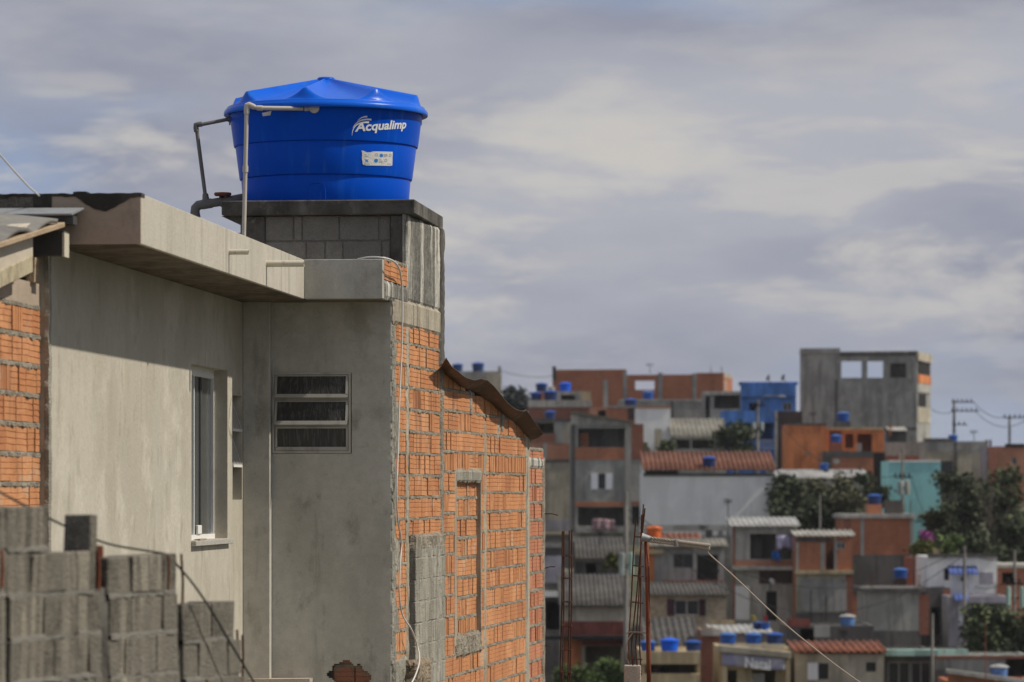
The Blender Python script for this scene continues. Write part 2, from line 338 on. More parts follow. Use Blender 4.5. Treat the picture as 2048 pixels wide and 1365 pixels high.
def rough_edge_strip(mb, pts0, pts1, n, out, rnd):
    pass
def blob_strip(fr, a0, a1, z0, z1, b, th, step=.03, amp=.012, edge=.02, t=.5):
    """a lumpy slab of mortar/concrete with ragged edges: face grid displaced by noise"""
    mb = MB(fr); na = max(2, int((a1-a0)/step)); nn = max(2, int((z1-z0)/step)); vs = []
    for j in range(nn+1):
        for i in range(na+1):
            a = a0+(a1-a0)*i/na; z = z0+(z1-z0)*j/nn
            ed = i in (0, na) or j in (0, nn)
            da = edge*nz(z*9, a*3, 1.7)+edge*.3*nz(z*27, a, 3) if i in (0, na) else 0
            dz = edge*nz(a*9, z*3, 5.1)+edge*.3*nz(a*27, z, 9) if j in (0, nn) else 0
            o = th*(.2 if ed else 1)+amp*(nz(a*6, z*6)+.6*nz(a*17, z*17, 4)+.4*nz(a*45, z*45, 8))
            vs.append((a+da, b+o, z+dz))
    fs = [(j*(na+1)+i, j*(na+1)+i+1, (j+1)*(na+1)+i+1, (j+1)*(na+1)+i) for j in range(nn) for i in range(na)]
    mb.add(vs, fs, t)
    k = len(vs); base = k
    ring = [(i, 0) for i in range(na+1)]+[(na, j) for j in range(1, nn+1)]+[(i, nn) for i in range(na-1, -1, -1)]+[(0, j) for j in range(nn-1, 0, -1)]
    idx = [j*(na+1)+i for i, j in ring]; m = len(idx)
    bv = [(vs[q][0], b-.03, vs[q][2]) for q in idx]
    mb.add([vs[q] for q in idx]+bv, [(i, (i+1) % m, m+(i+1) % m, m+i) for i in range(m)], t)
    return mb
# ================================================================== near buildings
def onpl(fr, px, b=0.):
    """along-coordinate a of the point of plane b seen at column px"""
    k = (px-1024)/F; o, u, n = fr.o, fr.u, fr.n
    return (k*(o.y+b*n.y)-o.x-b*n.x)/(u.x-k*u.y)
def onfc(fr, px, a):
    k = (px-1024)/F; o, u, n = fr.o, fr.u, fr.n
    return (k*(o.y+a*u.y)-o.x-a*u.x)/(n.x-k*n.y)
def zat(fr, a, b, py): return ZZ(py, fr(a, b, 0).y)
def plz(fr, px, py, b=0.):
    a = onpl(fr, px, b); return a, zat(fr, a, b, py)
GZ = -8.0
HL = FR((-3.159, 26.2, 0), (.0952, 1, 0), (1, -.0952, 0))
SD = FR((-1.0637, 34.18, 0), (.1396, 1, 0), (1, -.1396, 0))
AF = 8.143                                  # facing wall plane
AC = 8.03                                   # pillar face
house = thing('plastered_house', 'cement plastered house with overhanging eave under the big blue water tank', 'house', (-2.6, 30, GZ))

# --- sunlit plaster wall with its two window openings
w1a0, w1zt = plz(HL, 383, 728); w1a1 = onpl(HL, 455); w1zb = zat(HL, w1a0, 0, 1082)
w2a0 = onpl(HL, 465); w2a1 = onpl(HL, 488); w2zt = zat(HL, w2a0, 0, 790); w2zb = zat(HL, w2a0, 0, 1000)
H1 = (w1a0, w1a1, w1zb, w1zt); H2 = (w2a0, min(w2a1, AC-.04), w2zb, w2zt)
cellwall(MB(HL), 0, AC, GZ, 1.69, -.16, 0, [H1, H2]).build('plaster_wall', M_PL, house)
e = blob_strip(HL, -.012, .07, GZ+5.6, 1.68, .0, .006, .02, .006, .016).build('rough_edge', M_BLL, house)
# --- facing wall in shade, its right edge and lower patch broken away
fb0, fb1 = .245, 1.329
pw0, pw1 = onfc(HL, 545, AF), onfc(HL, 702, AF); pzt, pzb = zat(HL, AF, .6, 745), zat(HL, AF, .6, 907)
def facing():
    mb = MB(HL); st = .016
    nb = int((fb1+.03-fb0)/st); z0, z1 = -2.2, 1.72; n2 = int((z1-z0)/st); keep = {}
    for i in range(nb+1):
        for j in range(n2+1):
            b = fb0+i*st; z = z0+j*st
            keep[i, j] = True
    vs = [(AF-.0-.002*nz(i*.3, j*.3)-.0, fb0+i*st, z0+j*st) for j in range(n2+1) for i in range(nb+1)]
    fs = []
    for j in range(n2):
        for i in range(nb):
            b = fb0+(i+.5)*st; z = z0+(j+.5)*st
            if pw0-.0 < b < pw1 and pzb < z < pzt: continue
            if b > fb1-.004+.016*nz(z*6, 2)+.012*nz(z*21, 7): continue
            px = 1024+F*HL(AF, b, z).x/HL(AF, b, z).y; py = 985-F*z/HL(AF, b, z).y
            d = max(abs(px-697)/40, (1322-py)/12 if py < 1322 else 0)
            if py > 1296 and abs(px-697)+20*nz(py*.05, px*.02)+4*nz(py*.16, px*.14) < 37 and py+16*nz(px*.05, 3)+3*nz(px*.16, py*.14) > 1323+.010*(px-697)**2: continue
            fs.append((j*(nb+1)+i, j*(nb+1)+i+1, (j+1)*(nb+1)+i+1, (j+1)*(nb+1)+i))
    mb.add(vs, fs); return mb
o = facing().build('front_wall', M_PG, house); md = o.modifiers.new('thickness', 'SOLIDIFY'); md.thickness = .028; md.offset = 0
# rough halo of torn plaster round the hole, bricks showing in it
FW = FR(HL(AF+.012, 0, 0), HL.n, -HL.u)       # frame looking at the facing wall: a right, b toward camera
mb, mt, bk = bricks(FW, .8, 1.3, -2.3, -1.3, -.006, -1.53, lens=(.3,), vprob=0)
pb = mb.build('bare_brick', M_BRX, house); mt.build('mortar', M_MORD, pb); bk.build('mortar', M_MORD, pb)
cellwall(MB(FW), fb0, fb1-.02, GZ, 1.7, -.2, -.05, [(pw0, pw1, pzb, pzt)]).build('inner_leaf', M_MORD, house)
# --- pillar in the corner
MB(HL).box(AC, AF+.1, .0, fb0, GZ, 1.7).build('pillar', M_PG, house, bevel=.006)
MB(HL).box(AC-.12, AC+.1, .06, .62, zat(HL, AC, .3, 1372), zat(HL, AC, .3, 1357), jit=.004).build('ledge', M_STUB, house)
# --- eave: slab, fascia, end face
XF = .634
af1 = onpl(HL, 608, XF)
bq = onfc(HL, 765, af1)
mb = MB(HL)
mb.box(.02, af1+.0, XF-.03, XF, 1.69, 2.034)
ev = mb.build('eave_fascia', M_CF, house, bevel=.004)
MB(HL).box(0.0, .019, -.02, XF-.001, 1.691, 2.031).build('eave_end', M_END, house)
mb = MB(HL); mb.box(-.0, .1, -6.5, -.022, 1.69, 2.034); mb.build('end_parapet', M_BLS, house)
mb = MB(HL); n = 160
for i4 in range(n):
    i = i4/4                              # black mould crust along the top of the end parapet
    b0 = -1.2+i*.046; d = .012+.04*max(0, nz(i*.25, 3))+(.08 if 23.6 < i < 26.4 else 0)+(.095*math.sin((i-30)/8.3*math.pi) if 30 < i < 38.3 else 0)
    mb.box(-.006, .12, b0, b0+.0115, 2.03-d+.01*nz(i, 1), 2.038+.006*nz(i*.7, 8)+(.012 if 29.5 < i < 31.6 else 0))
mb.build('mould_crust', M_MOLD, house)
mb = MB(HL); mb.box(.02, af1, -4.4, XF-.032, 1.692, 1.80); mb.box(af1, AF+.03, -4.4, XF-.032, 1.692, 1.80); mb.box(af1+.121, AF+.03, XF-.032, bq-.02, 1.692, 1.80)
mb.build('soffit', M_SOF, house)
# --- parapet that turns the corner toward the tank
mb = MB(HL); mb.box(af1, af1+.12, XF, bq, 1.692, 2.036); mb.build('parapet', M_PG, house, bevel=.004)
# --- roof drain spouts
for i, (x0, x1, py, d) in enumerate(((458, 498, 504.5, .043), (533, 609, 528, .054))):
    a, z = plz(HL, x0, py, XF); L = (x1-x0)/F*HL(a, XF, 0).y
    p = MB(HL); k = 14; vs = []
    ro, ri = d/2, d/2-.004
    for bb, rr in ((XF-.05, ro), (XF+L, ro), (XF+L, ri), (XF-.03, ri)):
        vs += [(a+math.cos(2*math.pi*q/k)*rr, bb, z+math.sin(2*math.pi*q/k)*rr) for q in range(k)]
    p.add(vs, [(r*k+q, r*k+(q+1) % k, (r+1)*k+(q+1) % k, (r+1)*k+q) for r in range(3) for q in range(k)])
    p.build('drain_pipe', M_PVB, house, smooth=True)
# --- sliding window in the sunlit wall
def glide():
    b = -.125
    aN = w1a0; aF = w1a1
    f = MB(HL); f.box(aN, aF, b-.03, b+.01, w1zt-.075, w1zt); f.box(aN, aF, b-.03, b+.015, w1zb, w1zb+.04)
    for px, wd in ((386.5, .03), (426.5, .03)):
        a = onpl(HL, px, b); f.box(a-wd/2, a+wd/2, b-.03, b+.008+(.006 if px == 387 else 0), w1zb+.04, w1zt-.075)
    f.box(aN, aN+.02, b-.03, b-.004, w1zb+.04, w1zt-.075); f.box(aF-.02, aF, b-.03, b+.006, w1zb+.04, w1zt-.075)
    win = f.build('window', M_WH, house, bevel=.003)
    g = MB(HL); a4 = onpl(HL, 403, b)
    g.box(aN+.04, a4, b-.02, b-.012, w1zb+.04, w1zt-.075); g.box(a4, aF-.04, b-.026, b-.018, w1zb+.04, w1zt-.075)
    g.build('pane', M_GL2, win)
    m = MB(HL); m.box(a4-.035, a4+.03, b-.011, b-.002, w1zb+.04, w1zt-.075); m.build('meeting_rail', M_DKM, win)
    m = MB(HL); a5 = onpl(HL, 392, b); m.box(a5-.05, a5+.12, b+.008, b+.03, w1zb+.045, w1zb+.12); m.build('latch', M_WH, win, bevel=.004)
    s = MB(HL); s.box(aN-.03, aF+.06, -.16, .045, w1zb-.045, w1zb-.003); s.build('sill', M_STONE, win, bevel=.003)
    s = MB(HL); s.box(aN+.3, aN+.6, -.03, .02, w1zb-.003, w1zb+.012, jit=.004); s.build('wood_chip', M_WOOD, win)
glide()
def tilt_window():
    a0, a1, z0, z1 = H2; f = MB(HL); b = -.1
    f.box(a0, a1, b-.02, b, z0, z0+.03); f.box(a0, a1, b-.02, b, z1-.03, z1)
    f.box(a0, a0+.03, b-.02, b, z0+.03, z1-.03); f.box(a1-.03, a1, b-.02, b, z0+.03, z1-.03)
    zs = [zat(HL, a0, 0, y) for y in (790, 862, 934, 1000)]
    for z in zs[1:3]: f.box(a0+.03, a1-.03, b-.02, b, z-.012, z+.012)
    am = onpl(HL, 474, b); f.box(am-.012, am+.012, b-.02, b+.004, z0+.03, zs[2]-.012)
    win = f.build('window', M_AL, house)
    for k in range(3):
        zt, zb = zs[k]-.015, zs[k+1]+.012; bo = -.004 if k < 2 else b+.002
        P = lambda a, q: (a, b+(bo-b)*q, zt+(zb-zt)*q)
        g = MB(HL); g.add([P(a0+.03, 0), P(a1-.03, 0), P(a1-.03, 1), P(a0+.03, 1)], [(0, 1, 2, 3)])
        pn = g.build('pane', M_GL2 if k == 2 else M_AL, win, solid=.006)
        if k < 2:
            r = MB(HL); r.tube([P(a0+.03, 0), P(a0+.03, 1)], .008, 6); r.tube([P(a1-.03, 0), P(a1-.03, 1)], .008, 6); r.box(a0+.02, a1-.02, bo-.015, bo+.012, zb-.014, zb+.008)
            r.build('sash_rail', M_WH, win)
tilt_window()
# --- three-light awning window in the facing wall
def basculante():
    A = AF-.02; fz = lambda py: zat(HL, AF, .6, py)
    f = MB(HL); fw = .02
    f.box(A, A+.07, pw0, pw1, pzt-fw, pzt); f.box(A, A+.07, pw0, pw1, pzb, pzb+fw)
    f.box(A, A+.07, pw0, pw0+fw, pzb+fw, pzt-fw); f.box(A, A+.07, pw1-fw, pw1, pzb+fw, pzt-fw)
    z1t, z1b, z2t, z2b, z3t, z3b = fz(750), fz(796), fz(801), fz(850), fz(854), fz(902)
    for z in ((z1b+z2t)/2, (z2b+z3t)/2): f.box(A+.02, A+.07, pw0+fw, pw1-fw, z-.008, z+.008)
    win = f.build('window', M_AL, house, bevel=.002)
    for zt, zb, out in ((z1t, z1b, .05), (z2t, z2b, .065), (z3t, z3b, 0)):
        L, Rr = pw0+fw+.006, pw1-fw-.006
        P = lambda b, q, d=0: (A+.03-out*q-d, b, zt+(zb-zt)*q)
        s = MB(HL)
        def bar(b0, q0, b1, q1, th=.005):
            s.add([P(b0, q0), P(b1, q0), P(b1, q1), P(b0, q1), P(b0, q0, .018), P(b1, q0, .018), P(b1, q1, .018), P(b0, q1, .018)], [(0, 1, 2, 3), (4, 5, 6, 7), (0, 1, 5, 4), (1, 2, 6, 5), (2, 3, 7, 6), (3, 0, 4, 7)])
        bar(L, 0, Rr, .07); bar(L, .84, Rr, 1.0); bar(L, .07, L+.018, .88); bar(Rr-.018, .07, Rr, .88)
        sa = s.build('sash', M_AL, win)
        g = MB(HL); n = 12; vs = []
        for i in range(n+1):
            b = L+.022+(Rr-L-.044)*i/n; d = .0009*math.sin(i*math.pi/1.6)+.004
            vs += [P(b, .05, .006), P(b, .9, .006)]
        g.add(vs, [(2*i, 2*i+2, 2*i+3, 2*i+1) for i in range(n)]); g.build('pane', M_GL, sa)
basculante()
# --- inner rooms (closes the shell so that openings look into dark rooms)
mb = MB(HL)
mb.box(.1, 10.9, -4.5, -4.4, GZ, 1.69); mb.box(.102, .25, -4.4, -.162, GZ, 1.69); mb.box(.25, AF+.2, -1.9, -1.8, GZ, 1.69); mb.box(10.8, 10.9, -4.4, .9, GZ, 2.5)
mb.box(AF+.2, 10.8, -4.4, 1.2, 1.70, 1.80); mb.box(.25, 10.8, -4.4, .9, -2.9, -2.8)
mb.build('rear_wall', M_PG, house)

# --- street-side brick flank of the same house
mb = MB(SD); mb.box(.02, 2.9, -.16, -.05, GZ, 1.72); mb.build('flank_core', M_MORD, house)
sx = lambda px: onpl(SD, px)
b1 = bricks(SD, sx(790), sx(813), -3.2, 1.5, 0, 1.37, vprob=.02, lens=(.2, .3))
b2 = bricks(SD, sx(817.5), sx(880), -.4, 1.56, .004, 1.37, vprob=.05)
b3 = bricks(SD, sx(767), sx(813), 1.86, 2.06, .006, 1.868, lens=(.3, .36), vprob=0)
for x in (b1, b2, b3):
    br = x[0].build('brick_wall', M_BR, house); x[1].build('mortar', M_MOR, br); x[2].build('mortar_bed', M_MORD, br)
for nm, args, mt_ in (
    ('mortar_edge', (sx(785.4), sx(791), -3.2, 1.5, -.012, .02, .02, .013, .02), M_BLL),
    ('mortar_edge', (sx(786), sx(796), .32, .78, -.004, .015, .025, .012, .05), M_BLL),
    ('mortar_edge', (sx(787), sx(797), -.72, -.44, -.004, .015, .025, .012, .05), M_BLL),
    ('mortar_edge', (sx(787), sx(796), -1.28, -1.02, -.004, .015, .025, .012, .05), M_BLL),
    ('mortar_edge', (sx(785.4), sx(812), -3.2, -1.49, -.004, .02, .025, .016, .04), M_BLL),
    ('concrete_column', (sx(812), sx(818), -3.2, 1.52, -.004, .010, .025, .010, .03), M_BEI),
    ('ring_beam', (sx(786.5), sx(881), 1.50, 1.745, -.008, .026, .03, .004, .018), M_BEI),
    ('stained_beam', (sx(767), sx(813), 1.70, 1.862, -.004, .02, .03, .005, .012), M_STK),
    ):
    blob_strip(SD, *args).build(nm, mt_, house)
# grey blocks and lumps patched on below
mb = MB(SD); q0, q1 = sx(820.5), sx(880); zz = -3.2; k = 0
while zz < -.58:
    a = q0-(.18 if k % 2 else 0)
    while a < q1-.03:
        e = min(a+.40, q1)
        if e > q0+.03: mb.box(max(a, q0), e-.007, -.02, .052+R.uniform(-.003, .003), zz, min(zz+.192, -.5), R.random(), jit=.003)
        a += .40
    zz += .2; k += 1
pt = mb.build('block_patch', M_BLL, house, bevel=.006)
blob_strip(SD, q0, q1, -3.2, -.5, -.01, .060, .03, .013, .012).build('mortar', M_BLL, pt)
blob_strip(SD, q0-.02, q1, -.56, -.385, -.01, .06, .025, .014, .04).build('mortar_cap', M_MOR, pt)
blob_strip(SD, sx(808), sx(838), -3.2, -1.53, .03, .09, .04, .03, .06).build('broken_lump', M_CHUNK, house)
# dark corner post running from the platform down the joint
blob_strip(SD, sx(877), sx(885.5), 1.20, 2.55, -.01, .034, .03, .010, .015).build('corner_post', M_SLAB, house)
blob_strip(SD, sx(879), sx(886), -3.2, 1.40, -.012, .028, .03, .010, .03).build('corner_post', M_MOR, house)

# --- tank platform: stained columns, block infill, slab
AP = 8.95
fx = lambda px: onfc(HL, px, AP)
zpl = 2.666
def plan(poly, z0, z1, mb, jit=0):
    n = len(poly)
    vs = [(x, y, z0) for x, y in poly]+[(x, y, z1) for x, y in poly]
    mb.add(vs, [tuple(range(n)), tuple(range(2*n-1, n-1, -1))]+[(i, (i+1) % n, n+(i+1) % n, n+i) for i in range(n)])
YF = 34.95
sp = [((440-1024)*YF/F, YF+.16), ((830-1024)*YF/F, YF-.02), ((886-1024)*37.1/F, 37.1), ((560-1024)*37.3/F, 37.3)]
mb = MB(); plan(sp, zpl-.135, zpl, mb); sl = mb.build('tank_platform', M_SLAB, house, bevel=.01)
blob_strip(SD, sx(814), sx(880), 1.735, zpl-.13, -.012, .022, .03, .006, .012).build('platform_column', M_STK, house)
MB(HL).box(AP, 10.8, fx(780), fx(813), 1.75, zpl-.137, jit=.008).build('platform_column', M_SLAB, house, bevel=.01)
MB(HL).box(AP+.02, AP+.5, fx(479), fx(528), 1.75, zpl-.137, jit=.008).build('platform_column', M_SLAB, house, bevel=.01)
mb = MB(HL); mb.add([(AP+.03, fx(441), zpl-.136), (AP+.03, fx(480), zpl-.136), (AP+.03, fx(480), zpl-.22), (AP+.5, fx(441), zpl-.136), (AP+.5, fx(480), zpl-.136), (AP+.5, fx(480), zpl-.22)], [(0, 1, 2), (3, 5, 4), (0, 2, 5, 3), (0, 3, 4, 1), (1, 4, 5, 2)])
mb.build('bracket', M_SLAB, house)
mb = MB(HL); c0, c1 = fx(527), fx(781)
MB(HL).box(AP+.11, AP+.2, c0, c1, 1.7, zpl-.137).build('block_backing', M_SLAB, house)
zr = [zpl-.137, zat(HL, AP, 1, 482), zat(HL, AP, 1, 482)-.2, 1.75]
for r, js in enumerate(((528, 586, 603, 677.5, 757, 781), (528, 611, 649, 685, 763, 781), (528, 570, 650, 730, 781))):
    for p, q in zip(js[:-1], js[1:]): mb.box(AP+.04, AP+.12, fx(p)+.006, fx(q)-.006, zr[r+1]+.009, zr[r]-.004, R.random(), jit=.003)
blk = mb.build('block_wall', M_BLK, house, bevel=.005)
MB(HL).box(AP+.052, AP+.115, c0, c1, 1.75, zpl-.138).build('mortar', M_BLK, blk)

# ------------------------------------------------------------------ the big tank
TC_ = Vector(((652-1024)*36.0/F, 36.0, zpl))
tank = thing('water_tank', 'large blue plastic water tank with ribbed lid and white logo on the concrete platform', 'water tank', TC_)
PROF = [(.0, .003), (.70, .003), (.765, .0), (.774, .02), (.792, .243), (.790, .250), (.806, .256), (.810, .27), (.846, .548), (.844, .556), (.860, .562), (.864, .578), (.899, .845), (.905, .872), (.86, .874)]
mb = MB(); mb.lathe(TC_, PROF, 128); body = mb.build('tank_body', M_TK, tank, smooth=True)
def Rz(z):
    z -= zpl
    for (r0, z0), (r1, z1) in zip(PROF[3:], PROF[4:]):
        if z0 <= z <= z1: return r0+(r1-r0)*(z-z0)/max(1e-6, z1-z0)
    return PROF[3][0] if z < .02 else .9
def lid():
    mb = MB(); seg = 192; n = 8; ph = rad(-100); vs = []
    prof = [(.91, .862, 0), (.951, .855, 0), (.956, .862, 0), (.955, .888, 0), (.945, .905, 0), (.935, .912, 0), (.925, .93, 0)]
    rr = [.905, .898, .889, .88, .868, .84, .8, .74, .66, .56, .46, .36, .26, .18, .12, .085]
    for r, z, _ in prof:
        vs += [(TC_.x+r*math.cos(k*2*math.pi/seg), TC_.y+r*math.sin(k*2*math.pi/seg), zpl+z) for k in range(seg)]
    for r in rr:
        for k in range(seg):
            th = k*2*math.pi/seg; s = abs(math.sin(n*(th-ph)/2))
            ridge = 1.205-.155*((r-.085)/.785)
            fall = max(0, min(1, (.905-r)/.034)); fall = fall*fall*(3-2*fall)
            rdg = .935+(ridge-.935)*fall
            val = min(rdg, 1.190-.262*((max(r, .085)-.085)/.785)**.82)
            val = max(.932, val)
            z = rdg-(rdg-val)*(1-(1-s)**1.6)
            vs.append((TC_.x+r*math.cos(th), TC_.y+r*math.sin(th), zpl+z))
    for r, z in ((.082, 1.212), (.07, 1.222), (.0005, 1.224)):
        vs += [(TC_.x+r*math.cos(k*2*math.pi/seg), TC_.y+r*math.sin(k*2*math.pi/seg), zpl+z) for k in range(seg)]
    m = len(vs)//seg
    mb.add(vs, [(i*seg+k, i*seg+(k+1) % seg, (i+1)*seg+(k+1) % seg, (i+1)*seg+k) for i in range(m-1) for k in range(seg)])
    return mb.build('lid', M_LID, tank, smooth=True)
lid_o = lid()
def tpt(px, py, off=.003):
    d = Vector(((px-1024)/F, 1, (985-py)/F)); lo, hi = 34.9, 36.0
    for _ in range(40):
        m = (lo+hi)/2; p = d*m
        if math.hypot(p.x-TC_.x, p.y-TC_.y) > Rz(p.z)+off: lo = m
        else: hi = m
    return d*hi
def tgrid(mb, quad, nu=16, nv=8, off=.003, edge=None):
    (x0, y0), (x1, y1), (x2, y2), (x3, y3) = quad; vs = []
    for j in range(nv+1):
        for i in range(nu+1):
            u, v = i/nu, j/nv
            x = (x0*(1-u)+x1*u)*(1-v)+(x3*(1-u)+x2*u)*v; y = (y0*(1-u)+y1*u)*(1-v)+(y3*(1-u)+y2*u)*v
            if edge: x, y = edge(u, v, x, y)
            vs.append(tpt(x, y, off))
    mb.add(vs, [(j*(nu+1)+i, j*(nu+1)+i+1, (j+1)*(nu+1)+i+1, (j+1)*(nu+1)+i) for j in range(nv) for i in range(nu)], raw=True)
def logo():
    mb = MB()
    cu = bpy.data.curves.new('logo_text', 'FONT'); cu.body = 'Acqualimp'; cu.size = 1; cu.offset = .028; cu.space_character = 1.0; cu.shear = .12
    to = bpy.data.objects.new('logo_text', cu); COL.objects.link(to)
    dg = bpy.context.evaluated_depsgraph_get(); dg.update()
    me = bpy.data.meshes.new_from_object(to.evaluated_get(dg))
    bm = bmesh.new(); bm.from_mesh(me)
    bmesh.ops.triangulate(bm, faces=bm.faces)
    xs = [v.co.x for v in bm.verts]; x0, x1 = min(xs), max(xs)
    th0, th1 = math.asin((719-652)/193), math.asin((819-652)/194)
    vs = []
    for v in bm.verts:
        t = (v.co.x-x0)/(x1-x0); th = th0+(th1-th0)*t
        z = 3.305+.066*t+v.co.y*.115*(1-.06*t); r = Rz(z)+.004
        vs.append((TC_.x+r*math.sin(th), TC_.y-r*math.cos(th), z))
    mb.add(vs, [tuple(v.index for v in f.verts) for f in bm.faces])
    bm.free(); COL.objects.unlink(to); bpy.data.objects.remove(to)
    def swoosh(p0, p1, p2, w0, w1):
        n = 22; L = []; Rr = []
        for i in range(n+1):
            t = i/n; q = lambda c: (1-t)**2*p0[c]+2*t*(1-t)*p1[c]+t*t*p2[c]
            dx = 2*(1-t)*(p1[0]-p0[0])+2*t*(p2[0]-p1[0]); dy = 2*(1-t)*(p1[1]-p0[1])+2*t*(p2[1]-p1[1]); l = math.hypot(dx, dy) or 1
            w = (w0+(w1-w0)*t**.8)/2
            L.append(tpt(q(0)-dy/l*w, q(1)+dx/l*w, .004)); Rr.append(tpt(q(0)+dy/l*w, q(1)-dx/l*w, .004))
        mb.add(L+Rr, [(i, i+1, n+2+i, n+1+i) for i in range(n)], raw=True)
    swoosh((715, 242.5), (723, 233.2), (734.5, 233.8), .5, 3.4)
    swoosh((706, 256), (715, 236.5), (743, 239.8), .4, 3.7)
    swoosh((704, 271.5), (705, 242.5), (738, 245.2), .6, 3.5)
    mb.build('logo_lettering', M_LOGO, tank)
logo()
def sticker():
    def edge(u, v, x, y):
        if v == 0: y += (3.2*math.exp(-((u-.22)/.1)**2)-1.2*math.exp(-(u/.08)**2))
        if v == 1 and u < .12: y -= 1.6*(1-u/.12)
        if v == 1 and u > .92: y -= 1.2*(u-.92)/.08; 
        if u == 0: x += .5*math.sin(v*9)
        return x, y
    mb = MB(); tgrid(mb, ((723.3, 302.5), (785.5, 304), (784.6, 332.4), (725.2, 331.2)), 30, 14, .004, edge); st = mb.build('sticker', M_STK2, tank, smooth=True)
    mb = MB()
    for cx, cy, r in ((762.8, 311.5, 3.6), (752.3, 321.8, 3.9)):
        vs = [tpt(cx, cy, .0055)]+[tpt(cx+r*math.cos(k*math.pi/10)*1.0, cy+r*math.sin(k*math.pi/10), .0055) for k in range(20)]
        mb.add(vs, [(0, 1+k, 1+(k+1) % 20) for k in range(20)], raw=True)
    for s in ((730.5, 319.5, 736.5, 324.5), (730.5, 324.5, 736.5, 319.5)):
        tgrid(mb, ((s[0]-1, s[1]), (s[0]+1.4, s[1]), (s[2]+1, s[3]), (s[2]-1.4, s[3])), 2, 3, .0055)
    mb.build('printed_symbol', M_STB, st)
    mb = MB()
    for (xa, ya, w) in ((767.5, 309, 7), (767.5, 311.2, 8), (767.5, 313.4, 6), (757.5, 319.5, 5), (757.5, 322, 7), (757.5, 324.5, 8), (727.5, 328.2, 12), (774, 328.5, 8.5), (728, 309.5, 5), (728, 312.5, 9)):
        tgrid(mb, ((xa, ya), (xa+w, ya+.1), (xa+w, ya+.7), (xa, ya+.6)), 3, 1, .0055)
    for cx, cy in ((753, 310), (780.5, 311.5), (771.5, 321.5)):
        vs = []; 
        for k in range(16):
            for r in (2.2, 2.9): vs.append(tpt(cx+r*.8*math.cos(k*math.pi/8), cy+r*math.sin(k*math.pi/8), .0055))
        mb.add(vs, [(2*k, 2*((k+1) % 16), 2*((k+1) % 16)+1, 2*k+1) for k in range(16)], raw=True)
    mb.build('printed_line', M_STD, st)
    mb = MB(); tgrid(mb, ((524, 226.5), (543, 222), (541, 231), (526, 233)), 6, 4, .006); mb.build('paper_tag', M_STK2, tank)
    mb = MB()                                   # moulded outlet arch at the foot
    P = [(614.5, 399), (615, 380), (618, 370), (625, 366), (639, 366), (647, 370), (650.5, 380), (651, 399)]
    mb.tube([tpt(x, y, 0) for x, y in P], .006, 6, raw=True); mb.build('outlet_boss', M_TK, tank, smooth=True)
    mb = MB(); t = tpt(841, 240, .0)
    for px in (459.5, 842.5):
        q = W(px, 240, 36.0); mb.box(q.x-.006, q.x+.006, q.y-.02, q.y+.02, q.z-.05, q.z+.06)
    mb.build('lid_clip', M_PVW, tank)
sticker()

# ------------------------------------------------------------------ plumbing
def pipe(fr, pts, r, name, mat, par, seg=12): 
    mb = MB(); mb.tube(pts, r, seg, raw=True); return mb.build(name, mat, par, smooth=True)
pw = thing('overflow_pipe', 'white plastic overflow pipe rising past the tank front with a bend at its top', 'pipe', W(488, 470, 35.0))
v0, v1 = W(487.5, 480, 35.0), W(493.5, 216, 35.0); h0, h1 = W(499, 215.5, 35.0), W(606, 217.5, 35.12); tk = tpt(629, 217, -.01)
pipe(None, [v0, v1], .0195, 'pipe', M_PVW, pw); pipe(None, [W(504, 213, 35.0), W(515, 216.5, 35.0), h1], .0195, 'pipe', M_PVW, pw)
pipe(None, [W(490.6, 345, 35), W(490.9, 332, 35)], .026, 'sleeve', M_PVW, pw)
pipe(None, [W(493.4, 228, 35), W(493.6, 216, 35), W(494.4, 211, 35), W(498, 209.8, 35), W(503, 212, 35), W(510, 215.4, 35)], [.026, .026, .027, .027, .026, .025], 'elbow', M_PVW, pw)
pipe(None, [W(514, 216.2, 35), W(525, 216.8, 35)], .0245, 'sleeve', M_PVW, pw)
pipe(None, [W(609, 217.3, 35.12), W(620, 217, 35.12), W(627, 216.5, 35.16), W(630, 217, 35.25), tk], [.026, .027, .034, .03, .026], 'elbow', M_PVW, pw)
d = (tk-Vector((TC_.x, TC_.y, tk.z))).normalized()
pipe(None, [tk-d*.01, tk+d*.028], .047, 'flange', M_PVW, pw, 16)
pipe(None, [W(624, 216, 35.16), W(624, 207.5, 35.16)], .012, 'spigot', M_PVW, pw)
gp = thing('feed_pipe', 'dark grey supply pipe looping beside the tank down to a thick valve pipe', 'pipe', W(390, 430, 35.9))
Yg = 35.85
pipe(None, [W(462, 238, 35.9), W(400, 250, Yg)], .0175, 'pipe', M_PVG, gp); pipe(None, [W(393, 257, Yg), W(411, 395, Yg)], .0185, 'pipe', M_PVG, gp)
pipe(None, [W(404, 248.6, Yg), W(396, 249.5, Yg), W(391.8, 250, Yg), W(391.8, 256, Yg), W(393.3, 264, Yg)], .025, 'elbow', M_PVG, gp)
pipe(None, [W(462, 238, 35.9), W(455, 239.3, 35.9)], .026, 'sleeve', M_PVG, gp)
pipe(None, [W(410.5, 388, Yg), W(412, 402, Yg)], [.027, .036], 'reducer', M_PVG, gp)
pipe(None, [W(392, 436, Yg), W(390, 425, Yg), W(391, 417, Yg), W(397, 411, Yg), W(405, 409.5, Yg)], .045, 'elbow', M_PVG, gp)
pipe(None, [W(398, 410.5, Yg), W(421, 407, Yg), W(455, 402, Yg), W(486, 396, 35.9)], .041, 'pipe', M_PVG, gp)
pipe(None, [W(404, 409.8, Yg), W(424, 406.6, Yg)], .046, 'tee', M_PVG, gp); pipe(None, [W(440, 404, Yg), W(444, 403.4, Yg)], .05, 'collar', M_PVG, gp)
